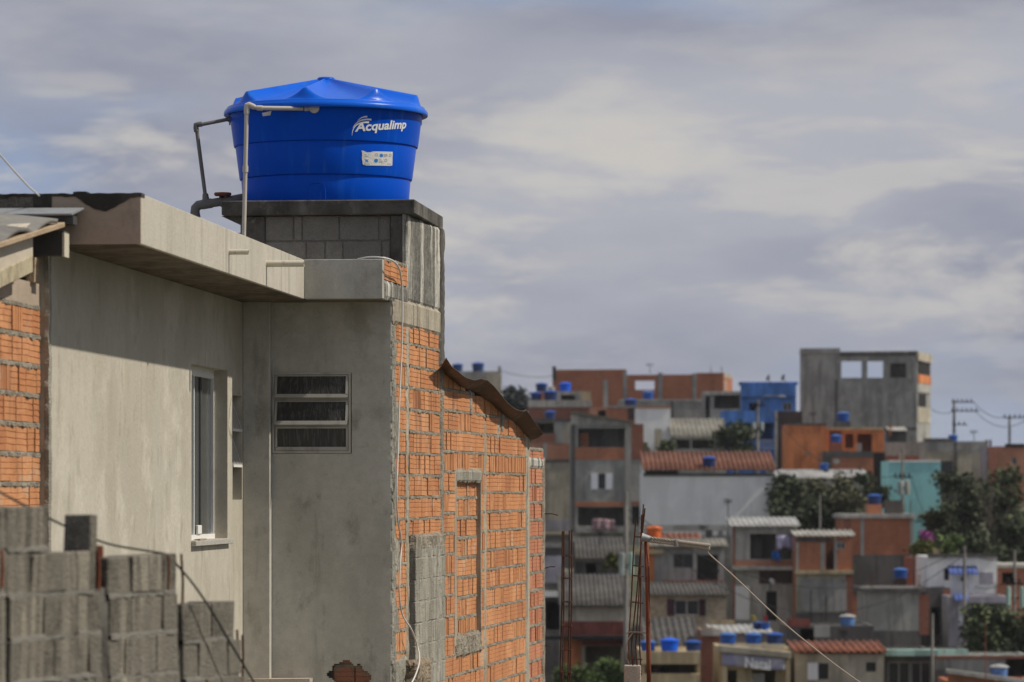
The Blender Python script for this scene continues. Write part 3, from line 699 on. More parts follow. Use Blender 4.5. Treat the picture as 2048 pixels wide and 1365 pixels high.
vb = pipe(None, [W(446, 404, Yg), W(445.5, 392, Yg)], [.026, .018], 'valve_stem', M_RUST, gp)
c = W(445.5, 388.5, Yg); mb = MB()
mb.lathe(c, [(.0, -.012), (.03, -.014), (.072, -.018), (.082, -.004), (.078, .012), (.06, .008), (.02, .012), (.0, .02)], 20); hw = mb.build('handwheel', M_RUSTR, gp, smooth=True)

# ------------------------------------------------------------------ cables near
def cable(name, label, pts, r, mat, smooth=6, cat='cable'):
    P = [Vector(p) for p in pts]; Q = []
    for i in range(len(P)-1):
        p0, p1, p2, p3 = P[max(i-1, 0)], P[i], P[i+1], P[min(i+2, len(P)-1)]
        for k in range(smooth):
            t = k/smooth; Q.append(.5*((2*p1)+(p2-p0)*t+(2*p0-5*p1+4*p2-p3)*t*t+(3*p1-p0-3*p2+p3)*t**3))
    Q.append(P[-1]); mb = MB(); mb.tube(Q, r, 7, raw=True); o = mb.build(name, mat, None, smooth='all'); return tag(o, label, cat)
def sdp(px, py, b=.03):
    a, z = plz(SD, px, py, b); return SD(a, b, z)
cable('wall_cable', 'thin white cable draped over the parapet and hanging down the brick wall edge',
      [W(715, 519, 33.5), W(738, 514.8, 33.4), W(765, 516, 33.35), W(784, 521, 33.5), W(796, 533, 33.9), sdp(802, 556, .05), sdp(804.5, 600, .04), sdp(803.5, 700), sdp(799, 800), sdp(796, 900), sdp(793.5, 980, .035), sdp(796, 1040), sdp(803, 1085), sdp(800, 1130), sdp(799, 1190), sdp(805, 1230), sdp(823, 1260, .09), sdp(834, 1290, .1), sdp(839, 1318, .14), sdp(833, 1345, .15), sdp(820, 1372, .15), sdp(800, 1400, .15)], .0075, M_CAB)
cable('aerial_cable', 'thin white cable climbing off the flat roof edge into the sky', [W(84, 397, 26.4), W(78, 392, 26.2), W(52, 368, 26), W(20, 333, 25.6), W(-8, 300, 25.2), W(-60, 236, 24.6)], .006, M_CAB)

# ------------------------------------------------------------------ neighbour at the left edge
nb_ = thing('neighbour_house', 'bare hollow brick house with corrugated verge roof at the photo edge beside the plastered wall', 'house', (-3.3, 24.8, GZ))
BB = -.06
a_ = onpl(HL, 80, BB)
b1 = bricks(HL, -3.4, a_, -2.2, 1.265, BB, 1.072, vprob=.03, lens=(.3, .3, .22), joint=.035)
br = b1[0].build('brick_wall', M_BR, nb_); b1[1].build('mortar', M_MOR, br); b1[2].build('mortar', M_MORD, br)
mb = MB(HL); mb.box(-3.5, -.0, -.25, BB-.025, GZ, 1.26); mb.box(-3.5, -.02, -.25, BB-.004, 1.268, 1.42); mb.build('ring_beam', M_END, nb_)
# verge: rake boards rising away from the camera
def rake(b0, b1, p0, p1, h, mat, name, ext=(-2.6, 0)):
    """board whose lower outer edge passes the two photo points"""
    (x0, y0), (x1, y1) = p0, p1
    a0, z0 = plz(HL, x0, y0, b1); a1, z1 = plz(HL, x1, y1, b1); s = (z1-z0)/(a1-a0)
    q0 = a0+ext[0]; q1 = a1+ext[1]; zz = lambda a: z0+(a-a0)*s
    mb = MB(HL); vs = [(a, b, zz(a)+d) for a in (q0, q1) for b in (b0, b1) for d in (0, h)]
    mb.add(vs, [(0, 1, 3, 2), (4, 6, 7, 5), (0, 2, 6, 4), (1, 5, 7, 3), (0, 4, 5, 1), (2, 3, 7, 6)])
    return mb.build(name, mat, nb_, bevel=.004)
rake(-.05, .075, (0, 577), (66, 545), .11, M_WOODS, 'verge_board')
rake(-.05, .065, (0, 549), (66, 527), .27, M_WOODL, 'fascia_board')
rake(-.05, .15, (0, 497), (130, 455), .035, M_WOOD, 'barge_board', (-2.6, 0))
mb = MB(HL)                                     # corrugated sheets over the verge board
a0, z0 = plz(HL, 0, 486, .14); a1, z1 = plz(HL, 130, 446, .14); s = (z1-z0)/(a1-a0); n = 90; vs = []
for i in range(n+1):
    a = a0-2.6+(a1-.2-a0+2.6)*i/n; z = z0+(a-a0)*s+.0+.055*abs(math.sin((a-a0-.1)*math.pi/.92))**.8
    vs += [(a, .135, z), (a, -4, z+.45)]
mb.add(vs, [(2*i, 2*i+2, 2*i+3, 2*i+1) for i in range(n)]); mb.build('roof_sheet', M_FIB, nb_, smooth='all', solid=.03)
mb = MB(HL); q = -.25
mb.box(q, q+.14, -3.4, onfc(HL, 128, q), ZZ(511, 25.95), ZZ(462, 25.95)); mb.build('gutter_box', M_DKM, nb_)  # dark colour stands in for the deep shade under the verge
mb = MB(HL); mb.box(q-.01, q+.14, onfc(HL, 125, q), onfc(HL, 129.5, q), ZZ(514, 25.95), ZZ(466, 25.95)); mb.build('lit_edge_strip', M_PVB, nb_)  # pale strip colours in the sunlit edge of the dark box
mb = MB(HL); mb.box(-.16, -.03, -3.4, onfc(HL, 150, -.1), ZZ(450, 26.1), ZZ(429, 26.1)); mb.build('flashing_edge', M_DKM, nb_)
mb = MB(HL); b9 = onfc(HL, 158, -.1)
mb.add([(-.19, -3.4, ZZ(431, 26.)), (-.19, b9-.03, ZZ(431, 26.)), (-.03, b9+.02, ZZ(418, 26.1)), (-.03, -3.4, ZZ(418, 26.1))], [(0, 1, 2, 3)]); mb.build('flashing', M_ZINC, nb_, solid=.012)
mb = MB(HL); mb.box(-.3, -.18, onfc(HL, 64, -.2), onfc(HL, 74, -.2), ZZ(565, 25.9), ZZ(515, 25.9), jit=.012); mb.build('rafter_end', M_WOOD, nb_)
mb = MB(HL); mb.box(-3.5, -3.3, -4, -.1, GZ, 1.3); mb.box(-3.3, .0, -4, -3.8, GZ, 1.6); mb.build('rear_wall', M_MORD, nb_)

# ------------------------------------------------------------------ second brick house behind, with the rusty roof sheet
h2 = thing('brick_house', 'orange hollow brick house wall with blocked-up window under a buckled rusty roof sheet', 'house', (.2, 40, GZ))
tp = [plz(SD, *p) for p in ((880, 735), (890, 745), (930, 778), (960, 790), (1000, 820), (1040, 855), (1057, 876))]
def ztop(a):
    for (p, q), (r, s) in zip(tp, tp[1:]):
        if p <= a <= r: return q+(s-q)*(a-p)/(r-p)
    return tp[0][1] if a < tp[0][0] else tp[-1][1]
wa = [sx(x) for x in (886, 968.5, 972, 1052, 1058, 1088)]
hw0, hz1 = plz(SD, 913, 962); hw1 = sx(961.5); hz0 = zat(SD, hw0, 0, 1283)
hole = (hw0-.12, hw1+.04, hz0-.05, hz1+.13)
Z2 = .812
top_ = lambda a: ztop(a)-.005
krow = math.floor((.3-Z2)/.2)
K1 = bricks(SD, wa[0], wa[1]+.02, -3.4, 1.3, 0, Z2, holes=[hole], vrows=(krow,), top=top_, vprob=.14)
K2 = bricks(SD, wa[2]-.02, wa[3], -3.4, 1.2, 0, Z2, vrows=(krow,), top=top_, vprob=.14, holes=[hole])
K3 = bricks(SD, hw0-.02, hw1+.02, hz0, hz1, -.045, Z2-.05, vprob=.1, joint=.036)
K4 = bricks(SD, wa[4], wa[5], -3.4, .515, -.012, Z2-.11, vprob=.1, joint=.034)
for x, nm in ((K1, 'brick_wall'), (K2, 'brick_wall'), (K3, 'window_infill')):
    br = x[0].build(nm, M_BR, h2); x[1].build('mortar', M_MOR, br); x[2].build('mortar_bed', M_MORD, br)
br = K4[0].build('brick_return', M_BRD, h2); K4[1].build('mortar', M_MOR, br); K4[2].build('mortar', M_MORD, br)
# concrete round the blocked window
f = MB(SD)
cellwall(f, hole[0], hole[1], hole[2], hole[3], -.11, .004, [(hw0, hw1, hz0, hz1)])
f.build('window_surround', M_BEI, h2, bevel=.005)
blob_strip(SD, hw0-.05, hw1+.03, hz1-.01, hz1+.11, .0, .014, .02, .006, .02).build('lintel', M_BLL, h2)
blob_strip(SD, hw0-.05, hw1-.05, hz0-.17, hz0+.05, -.012, .03, .025, .02, .05).build('mortar_sill', M_MOR, h2)
for nm, x0, x1, zt in (('mortar_joint', 968, 972.5, ztop(wa[1])-.22), ('concrete_column', 1051, 1058.5, ztop(wa[3])+.0)):
    blob_strip(SD, sx(x0), sx(x1), -3.4, zt, -.012, .02, .03, .007, .02).build(nm, M_BEI, h2)
for pxa, pxb, ya, yb in ((939, 943, 775, 832), (1001, 1006, 826, 866), (994, 997, 848, 880)):   # ragged dry joints near the roof
    a0, z1_ = plz(SD, pxa, ya); a1 = sx(pxb); z0_ = zat(SD, a0, 0, yb)
    blob_strip(SD, a0, a1, z0_, min(z1_, ztop(a0)), -.012, .024, .02, .012, .03).build('mortar_joint', M_BLL, h2)
a0 = sx(1060); a1 = sx(1088); blob_strip(SD, a0, a1, zat(SD, a0, 0, 937), zat(SD, a0, 0, 914), -.02, .02, .03, .006, .015).build('stained_band', M_STK, h2)
blob_strip(SD, sx(1086.5), sx(1091), -3.4, .4, -.014, .014, .03, .006, .02).build('mortar_edge', M_MOR, h2)
zb_ = lambda a: (ztop(a) if a < wa[4] else .45)-.04
c = MB(SD); n = 24; P = [wa[0]+(wa[5]-wa[0])*i/n for i in range(n+1)]
for i in range(n):
    c.add([(P[i], b, z) for b in (-.2, -.1) for z in (GZ, zb_(P[i]))]+[(P[i+1], b, z) for b in (-.2, -.1) for z in (GZ, zb_(P[i+1]))], [(0, 1, 3, 2), (4, 6, 7, 5), (0, 4, 5, 1), (2, 3, 7, 6), (1, 5, 7, 3)])
c.box(wa[5]-.12, wa[5]-.02, -4, -.2, GZ, .3); c.box(wa[0], wa[5]-.12, -4, -3.9, GZ, 1.0); c.build('wall_core', M_MORD, h2)
# the buckled roof sheet: inner edge on the wall, outer edge overhanging
pin = [plz(SD, *p, b=0) for p in ((889, 741), (895, 749), (930, 778), (955, 788), (1000, 822), (1035, 852), (1058, 880), (1064, 884))]
pout = [plz(SD, *p, b=.17) for p in ((892, 716), (904, 735), (933, 757), (949, 761), (961, 757), (974, 761), (990, 775), (1012, 803), (1030, 819), (1045, 823), (1052, 820), (1062, 834), (1082, 862), (1086, 869))]
def prof(P, t):
    x = P[0][0]+(P[-1][0]-P[0][0])*t
    for (p, q), (r, s) in zip(P, P[1:]):
        if p <= x <= r+1e-6: return x, q+(s-q)*((x-p)/(r-p))
    return P[-1]
mb = MB(SD); n = 110; m = 10; vs = []
for i in range(n+1):
    ai, zi = prof(pin, i/n); ao, zo = prof(pout, i/n)
    vs.append((ai, -3.2, zi+.25))
    for j in range(m+1):
        t = j/m; vs.append((ai+(ao-ai)*t, -.06+.23*t, zi+.004+(zo-zi)*t**1.3+.008*nz(i*.13, j*.25, 3)))
fs = [(i*(m+2)+j, (i+1)*(m+2)+j, (i+1)*(m+2)+j+1, i*(m+2)+j+1) for i in range(n) for j in range(m+1)]
mb.add(vs, fs); rs = mb.build('roof_sheet', M_SHEET, h2, smooth='all', solid=.007)
mb = MB(); 
for p, q in (((1089, 1028), (1116, 1031)), ((1090, 1137), (1110, 1134)), ((1090, 1292), (1100, 1294))):
    mb.tube([W(*p, 44.5), (W(*p, 44.5)+W(*q, 44.4))/2+Vector((0, 0, .01)), W(*q, 44.4)], .006, 6, raw=True)
mb.build('wall_tie', M_RUST, h2)

# ------------------------------------------------------------------ stepped block wall in front
FB = FR((-2.288, 17.5, 0), (.294, .956, 0), (.956, -.294, 0))
bw = thing('block_wall', 'stepped unfinished concrete block wall streaked black in the lower corner', 'wall', FB(1.2, -.07, -1.6))
fbx = lambda px, b=0: onpl(FB, px, b)
mb = MB(FB); mm = MB(FB)
def blockrun(px0, px1, tops, a_off=0):
    a0, a1 = fbx(px0), fbx(px1)
    for (zt, q0, q1, off) in tops:
        s0, s1 = (fbx(q0) if q0 else a0), (fbx(q1) if q1 else a1)
        a = s0-off
        while a < s1-.03:
            e = min(a+.39, s1); st = max(a, s0)
            if e-st > .04:
                o = R.uniform(-.005, .005)
                mb.box(st+.0015, e-.0015, -.14+o, o, zt-.186, zt+R.uniform(-.004, .004), min(1, max(0, R.gauss(.5, .3))), jit=.007)
            a += .40
        n = max(3, int((s1-s0)/.04)); vs = []
        for i in range(n+1):
            x = s0+.01+(s1-s0-.02)*i/n; o = .0+.010*max(-.4, nz(x*9, zt*7)+.5*nz(x*31, zt))
            vs += [(x, -.02, zt-.205-.01), (x, o, zt-.2+R.uniform(-.01, .004)), (x, o*.7, zt-.183), (x, -.02, zt-.17)]
        mm.add(vs, [(i*4+j, (i+1)*4+j, (i+1)*4+j+1, i*4+j+1) for i in range(n) for j in range(3)])
        mm.box(s0+.02, s1-.02, -.12, -.03, zt-.215, zt-.175)
zr = lambda px, py: plz(FB, px, py)[1]
z = zr(60, 1016); blockrun(14, 203, [(z, 14, 99, 0)])
z = zr(120, 1106); z2 = z
blockrun(16, 191, [(z, None, None, .14)])
for k in range(1, 14): blockrun(22, 204, [(z-.2*k, None, None, (.22, .02, .3)[k % 3])])
blockrun(-420, 13, [(zr(0, 1019), None, None, 0)]+[(zr(0, 1019)-.2*k, None, None, (.2, .05, .3)[k % 3]) for k in range(1, 14)])
z = zr(290, 1111); blockrun(216, 353, [(z, None, None, .1)]); blockrun(222, 357, [(z-.2*k, None, None, (.3, .12, .22)[k % 3]) for k in range(1, 14)])
z = zr(420, 1205); blockrun(366, 468, [(z, None, None, .0)]); blockrun(370, 481, [(z-.2, None, None, .2)]+[(z-.2*k, 370, 484, (.1, .25)[k % 2]) for k in range(2, 12)])
bo = mb.build('blocks', M_BLS, bw, bevel=.005); mm.build('mortar', M_BLK, bw)
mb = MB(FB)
for p0, p1 in ((14, 22), (196, 222), (358, 370)):     # dark rust-toned backs stand in for the shade of the column gaps
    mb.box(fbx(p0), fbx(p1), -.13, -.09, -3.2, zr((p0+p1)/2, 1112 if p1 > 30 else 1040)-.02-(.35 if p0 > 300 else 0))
mb.build('gap_shade_back', M_RUST, bw)
mb = MB(FB)
for p0, p1, py in ((3, 22, 1176), (198, 222, 1178), (352, 370, 1215)): mb.box(fbx(p0), fbx(p1), -.12, -.022, -3.2, zr((p0+p1)/2, py), jit=.01)
mb.build('column_fill', M_SLAB, bw)
def rebar(px0, y0, px1, y1, b, r=.007, parent=None, mat=M_RUST, name='rebar'):
    a0, z0 = plz(FB, px0, y0, b); a1, z1 = plz(FB, px1, y1, b); m = MB(FB); m.tube([(a0, b, z0), ((a0+a1)/2+.004, b+.003, (z0+z1)/2), (a1, b, z1)], r, 7); return m.build(name, mat, parent)
for p in ((336.5, 1112, 336, 1180, .016), (362.5, 1108, 365, 1215, -.02), (171.5, 1104, 172.5, 1082, -.05), (474, 1260, 473, 1300, -.04), (485, 1270, 484, 1365, -.03)): rebar(*p, parent=bw)
for p in ((194, 1092, 196.5, 1180, -.03, .011), (202, 1092, 201, 1184, -.05, .011), (2, 1100, 2.5, 1175, .0, .011)): rebar(*p, parent=bw, mat=M_RUSTR)
a0 = fbx(181); a1 = a0+.062
lb = MB(FB); zt = plz(FB, 181, 1105)[1]
lb.box(a0, a0+.085, -.14, .0, zt+.002, zt+.178, .15, jit=.004)
o = lb.build('loose_block', M_BLS, None, bevel=.006); tag(o, 'single loose concrete block standing upright on top of the stepped block wall', 'concrete block')
cable('black_wire', 'black wire sagging down along the stepped block wall', [W(-40, 966, 18), W(0, 985, 18.2), W(98, 1037, 18.7), W(178, 1074, 19.1), W(228, 1091, 19.3), W(300, 1103, 19.5), W(334, 1110, 19.6), W(352, 1128, 19.55), W(386, 1168, 19.55), W(425, 1225, 19.7), W(460, 1285, 19.9), W(505, 1360, 20.1), W(530, 1402, 20.2)], .006, M_CABK)

# ------------------------------------------------------------------ rebar column with the cable bracket
rc = thing('rebar_column', 'unfinished concrete column stub with a leaning cage of rusty rebar and cable bracket', 'rebar column', W(1266, 1365, 39)+Vector((0, 0, -1)))
YR = 39.
mb = MB()
q = W(1265, 1331, YR); 
mb.box(q.x-.085, q.x+.085, YR-.09, YR+.09, -8, q.z, jit=.008); mb.build('concrete_stub', M_STUB, rc, bevel=.008)
for i, (xb, xt, yt, dy) in enumerate(((1263, 1290, 1017, -.06), (1271.5, 1287, 1009, -.06), (1279, 1283.5, 1030, .06), (1257, 1272, 1040, .06))):
    m = MB(); P = [W(xb+4, 1352, YR+dy), W(xb, 1290, YR+dy), W(xb+(xt-xb)*.35+1, 1190, YR+dy), W(xb+(xt-xb)*.72-.6, 1095, YR+dy*.8), W(xt, yt, YR+dy*.7)]
    m.tube(P, .0075, 7, raw=True); m.build('rebar', M_RUST, rc)
for y in (1074, 1132, 1152, 1205, 1268, 1318):
    f = (1330-y)/320; c0, c1 = 1255+20*f, 1284+5*f; m = MB()
    m.tube([W(c0, y, YR-.07), W(c1, y+2, YR-.07), W(c1, y+1, YR+.07), W(c0, y-1, YR+.07), W(c0, y, YR-.07)], .005, 6, raw=True); m.build('stirrup', M_RUST, rc)
m = MB(); m.tube([W(1253, 1267, YR-.09), W(1262, 1264, YR-.1), W(1280, 1265, YR-.1), W(1299, 1268, YR-.1)], .006, 6, raw=True)
m.tube([W(1266, 1265, YR-.09), W(1256, 1280, YR-.1), W(1251, 1300, YR-.1), W(1253, 1318, YR-.1), W(1259, 1330, YR-.05)], .007, 6, raw=True); m.build('tie_wire', M_CABP, rc, smooth='all')
rp = tag(MB().tube([W(1299, 1430, YR-.12), W(1297, 1300, YR-.12), W(1295.5, 1190, YR-.11), W(1292.5, 1077, YR-.1)], .0235, 12, raw=True).build('steel_pipe', M_RUSTR, None, smooth='all'), 'rusty red steel pipe strapped upright to the rebar column', 'pipe')
br_ = thing('cable_bracket', 'pale twisted cable bracket projecting sideways from the rusty steel pipe', 'cable bracket', W(1290, 1078, YR-.15))
Yb = YR-.15
def twist(p, q, r, turns, name, mat):
    n = 60; m = MB(); p, q = Vector(p), Vector(q)
    for ph in (0, math.pi):
        m.tube([p+(q-p)*(i/n)+Vector((0, math.cos(ph+i/n*turns*6.283)*r, math.sin(ph+i/n*turns*6.283)*r)) for i in range(n+1)], r*.95, 6, raw=True)
    return m.build(name, mat, br_, smooth='all')
twist(W(1298, 1076, Yb), W(1352, 1083, Yb), .009, 4, 'strand', M_CABP); twist(W(1352, 1083.5, Yb), W(1419, 1092, Yb), .013, 11, 'strand', M_CABP)
twist(W(1294, 1082, Yb), W(1352, 1088.5, Yb), .009, 5, 'strand', M_CABP); twist(W(1352, 1088.5, Yb), W(1419, 1098, Yb), .010, 9, 'strand', M_CABP)
m = MB(); m.tube([W(1351.5, 1080, Yb), W(1353, 1092, Yb)], .028, 8, raw=True); m.build('clamp', M_ZINC, br_)
m = MB(); m.tube([W(1283, 1075, Yb), W(1299, 1078, Yb)], [.045, .03], 10, raw=True); m.tube([W(1293, 1076.5, Yb), W(1302, 1077, Yb)], .024, 10, raw=True); m.build('insulator', M_ZINC, br_, smooth=True)
cable('service_cable', 'thin pale service cable running down from the bracket in front of the hillside houses', [W(1415.5, 1097, Yb), W(1416, 1104, Yb), W(1420, 1110, Yb), W(1470, 1155, 38), W(1560, 1240, 37), W(1650, 1314, 36), W(1722, 1367, 35), W(1800, 1420, 34)], .0068, M_CABP)
rk = thing('rebar_cage', 'slim upright rusty rebar cage standing near the end of the brick house', 'rebar', W(1133, 1365, 47)+Vector((0, 0, -1)))
YK = 47.
for i, (xb, xt, yt, dy) in enumerate(((1121, 1125, 1063, -.06), (1125.5, 1128, 1063, .05), (1137, 1139, 1062, -.06), (1141, 1143.5, 1060, .05))):
    m = MB(); P = W(xb-1, 1365, YK+dy); m.tube([(P.x, P.y, -8), P, W((xb+xt)/2+1, 1210, YK+dy), W(xt, yt, YK+dy)], .010, 7, raw=True); m.build('rebar', M_RUST, rk)
for y in (1112, 1157, 1204, 1252, 1300, 1345):
    m = MB(); m.tube([W(1123, y, YK-.07), W(1142, y+1, YK-.07), W(1144, y, YK+.06), W(1126, y-1, YK+.06), W(1123, y, YK-.07)], .006, 6, raw=True); m.build('stirrup', M_RUST, rk)
# ================================================================== hillside
GP = [(-400, -8), (60, -8), (110, -16), (170, -15), (190, -13.8), (215, -13), (248, -11.3), (262, -8.4), (285, -5.2), (300, -4.2), (345, -.5), (355, .3), (410, 4.2), (440, 5), (520, 3.5), (700, -8), (1200, -30), (9000, -60)]
def gz(Y):
    for (p, q), (r, s) in zip(GP, GP[1:]):
        if p <= Y <= r: return q+(s-q)*(Y-p)/(r-p)
    return -60
def lay(c, k=.6, d=.5): return [((.45, .45, .35), .42, .6, tuple(x*k for x in c), .85), ((.9, .9, .9), .54, .6, tuple(x*(k+.15) for x in c), .6), ((1.6, 1.6, .22), .45, .6, tuple(x*d for x in c), .7), ((1.1, 1.1, 1.1), .55, .72, tuple(min(.9, x*1.25) for x in c), .5)]
def far(name, c, rough=.9, k=.65, d=.5): return pmat(name, c, rough, lay(c, k, d), 0, fine=0, spec=.2)
FG = far('far_concrete', (.37, .365, .335)); FGD = far('far_concrete_dark', (.15, .14, .13)); FGL = far('far_concrete_pale', (.5, .48, .43)); FBE = far('far_beige', (.5, .45, .35)); FTAN = far('far_tan', (.55, .44, .27))
FWH = far('far_white', (.88, .875, .84), k=.94, d=.86); FOR = far('far_orange', (.68, .25, .10), k=.75); FBL = far('far_blue', (.10, .26, .66), k=.75); FBLD = far('far_blue_deep', (.045, .13, .42)); FTQ = far('far_turquoise', (.33, .67, .67), k=.85, d=.8)
FLI = far('far_lilac', (.42, .4, .44)); FBRN = far('far_brown', (.08, .055, .045)); FBK = far('far_black', (.03, .028, .027)); FRED = far('far_redwash', (.26, .085, .065)); FMINT = far('far_mint', (.42, .62, .54)); FBLK = far('far_blockwork', (.40, .39, .355))
FST = pmat('far_stone', (.42, .36, .27), .9, [((3, 3, 5), .44, .6, (.26, .2, .14), .8), ((.6, .6, .6), .5, .7, (.3, .25, .18), .5)], 0, fine=0)
FB1 = brickmat('far_brick', (.48, .175, .085), (.41, .145, .072), (.3, .25, .19)); FB2 = brickmat('far_brick_dark', (.33, .12, .075), (.26, .095, .06), (.22, .18, .14)); FB3 = brickmat('far_brick_pale', (.5, .215, .125), (.42, .18, .11), (.33, .28, .22))
FFIB = far('far_fibre_roof', (.105, .098, .09)); FFIBL = far('far_fibre_pale', (.25, .235, .2)); FMET = far('far_white_metal', (.42, .415, .4), .7, k=.7, d=.55); FTILE = far('far_tile', (.21, .092, .06), k=.6); FTILO = far('far_tile_orange', (.26, .1, .06), k=.6)
FFRM = far('far_frame', (.55, .54, .52)); FGLS = glassmat('far_glass', (.025, .026, .028), .15); FSHW = far('far_shutter_white', (.78, .79, .84), k=.9, d=.85); FSHP = far('far_shutter_plum', (.075, .035, .05)); FAWN = far('far_awning_blue', (.11, .16, .42))
FTK = pmat('far_tank_blue', (.012, .075, .33), .4, [((2, 2, 2), .45, .7, (.02, .09, .36), .6)], 0, fine=0); FTL = pmat('far_tank_lid', (.05, .14, .40), .45, (), 0, fine=0)
FTKN = pmat('far_tank_navy', (.015, .04, .14), .45, (), 0, fine=0); FTKO = pmat('far_tank_orange', (.72, .16, .03), .5, (), 0, fine=0); FTKV = pmat('far_tank_vivid', (.006, .11, .70), .4, (), 0, fine=0)  # FTKN: tank blue darkened in the colour for tanks in shade
FPOLE = far('far_pole', (.3, .285, .255)); FDK = far('far_dark_iron', (.035, .033, .032)); FTRF = far('far_transformer', (.4, .44, .42))

def sheet(fr, a0, a1, b0, z0, b1, z1, pitch, amp, name, mat, par, th=.02):
    n = int((a1-a0)/pitch*6); mb = MB(fr); vs = []
    for i in range(n+1):
        a = a0+(a1-a0)*i/n; w = amp*(1+math.sin(2*math.pi*(a-a0)/pitch))
        vs += [(a, b0, z0+w), (a, b1, z1+w)]
    mb.add(vs, [(2*i, 2*i+2, 2*i+3, 2*i+1) for i in range(n)])
    return mb.build(name, mat, par, smooth='all', solid=th)
class House: pass
HS = {}
def H(key, label, x0, x1, yt, Y, wall, feats=(), roof=None, depth=7, yaw=0, name='house', cat='house'):
    h = House(); HS[key] = h; y = rad(yaw)
    o = W((x0+x1)/2, 985, Y); o.z = 0
    fr = h.fr = FR(o, (math.cos(y), math.sin(y), 0), (math.sin(y), -math.cos(y), 0))
    a0, a1 = h.a0, h.a1 = onpl(fr, x0), onpl(fr, x1); am = (a0+a1)/2
    z_ = lambda py, px=None: zat(fr, am if px is None else onpl(fr, px), 0, py)
    zt = h.zt = z_(yt); g = min(gz(Y), gz(Y+depth))-1.0; h.Y = Y; h.depth = depth
    rt = h.root = thing(name, label, cat, (o.x, o.y, g))
    def rc(f): p0, p1 = onpl(fr, f[1]), onpl(fr, f[3]); return p0, p1, z_(f[4], (f[1]+f[3])/2), z_(f[2], (f[1]+f[3])/2)
    holes = [rc(f) for f in feats if f[0] in ('win', 'hole', 'thru', 'door')]
    mb = MB(fr); cellwall(mb, a0, a1, g, zt, -.2, 0, holes)
    th = [rc(f) for f in feats if f[0] == 'thru']
    sh = -depth*math.tan(-y-math.atan(((x0+x1)/2-1024)/F)); bk = [(p+sh-.35, q+sh+.35, r-.3, min(zt-.25, s+.6)) for p, q, r, s in th]
    cellwall(mb, a0, a1, g, zt, -depth, -depth+.2, bk)
    mb.box(a0, a0+.2, -depth+.2, -.2, g, zt); mb.box(a1-.2, a1, -depth+.2, -.2, g, zt)
    if feats and any(f[0] != 'thru' for f in feats if f[0] in ('hole', 'win', 'thru')) and not th: mb.box(a0+.2, a1-.2, -min(3.5, depth*.6), -min(3.3, depth*.6-.1), g, zt-.02)
    mb.build('wall', wall, rt)
    for f in feats:
        k = f[0]; p, q, zb, z1 = rc(f) if k != 'poly' else (0, 0, 0, 0)
        if k in ('win', 'door'):
            fm = f[5] if len(f) > 5 else FFRM; w = .06
            m = MB(fr); m.box(p, q, -.12, -.05, zb, zb+w); m.box(p, q, -.12, -.05, z1-w, z1); m.box(p, p+w, -.12, -.05, zb+w, z1-w); m.box(q-w, q, -.12, -.05, zb+w, z1-w)
            if k == 'win': m.box((p+q)/2-w/2, (p+q)/2+w/2, -.115, -.055, zb+w, z1-w)
            wn = m.build('window' if k == 'win' else 'door', fm, rt)
            m = MB(fr); m.box(p+w, q-w, -.10, -.085, zb+w, z1-w); m.build('pane' if k == 'win' else 'door_leaf', FGLS if k == 'win' else (f[6] if len(f) > 6 else FDK), wn)
        elif k == 'bar':            # ('bar',x0,y0,x1,y1,mat,name,proud)
            m = MB(fr); pr = f[7] if len(f) > 7 else .05; m.box(p, q, -.004 if pr < .5 else -.1, pr, zb, z1); m.build(f[6], f[5], rt)
        elif k == 'poly':           # ('poly',[(px,py)..],mat,name,proud)
            m = MB(fr); m.prism([(onpl(fr, x), z_(y, x)) for x, y in f[1]], -.15, f[4]); m.build(f[3], f[2], rt)
        elif k == 'awn':
            sheet(fr, p, q, .9, zb, .0, z1, .3, .03, 'awning', f[5], rt)
        elif k == 'in':             # something standing inside an opening
            m = MB(fr); m.box(p, q, -1.3, -1.1, zb, z1); m.build(f[6], f[5], rt)
        elif k == 'rail':
            m = MB(fr); n = int((q-p)/.22); m.box(p, q, .05, .09, z1-.06, z1); m.box(p, q, .05, .09, zb, zb+.06)
            for i in range(n+1): m.box(p+(q-p-.05)*i/n, p+(q-p-.05)*i/n+.05, .055, .085, zb+.06, z1-.06)
            m.build('railing', f[5], rt)
    if roof is None or roof[0] == 'slab':
        ov, tk, mt = (0, .02, wall) if roof is None else roof[1:4]
        m = MB(fr); m.box(a0-ov+(.0 if ov else .2), a1+ov-(.0 if ov else .2), -depth-ov+(0 if ov else .2), ov if ov else -.2, zt+.003-(.0 if ov else .12), zt+tk+.003-(0 if ov else .1)); m.build('roof', mt, rt); h.top = zt+(tk+.003 if ov else -.0)
        if not ov: h.top = zt-.095
    else:                           # ('mono', yfront, yback, d, mat, pitch, amp, over)
        _, yf, yb, d, mt, pitch, amp, ov = roof
        zf = z_(yf); zb = ZZ(yb, Y+d); h.top = zf
        sheet(fr, a0-ov, a1+ov, .35, zf, -d, zb, pitch, amp, 'roof', mt, rt, .05); h.roof = (zf, zb, d)
        m = MB(fr); n = 1
        m.add([(a0+.02, -.02, zt), (a0+.02, -d, zt), (a0+.02, -d, zb-.05), (a0+.02, -.02, zf-.03), (a0+.2, -.02, zt), (a0+.2, -d, zt), (a0+.2, -d, zb-.05), (a0+.2, -.02, zf-.03)], [(0, 1, 2, 3), (4, 5, 6, 7), (0, 1, 5, 4), (1, 2, 6, 5), (2, 3, 7, 6), (3, 0, 4, 7)])
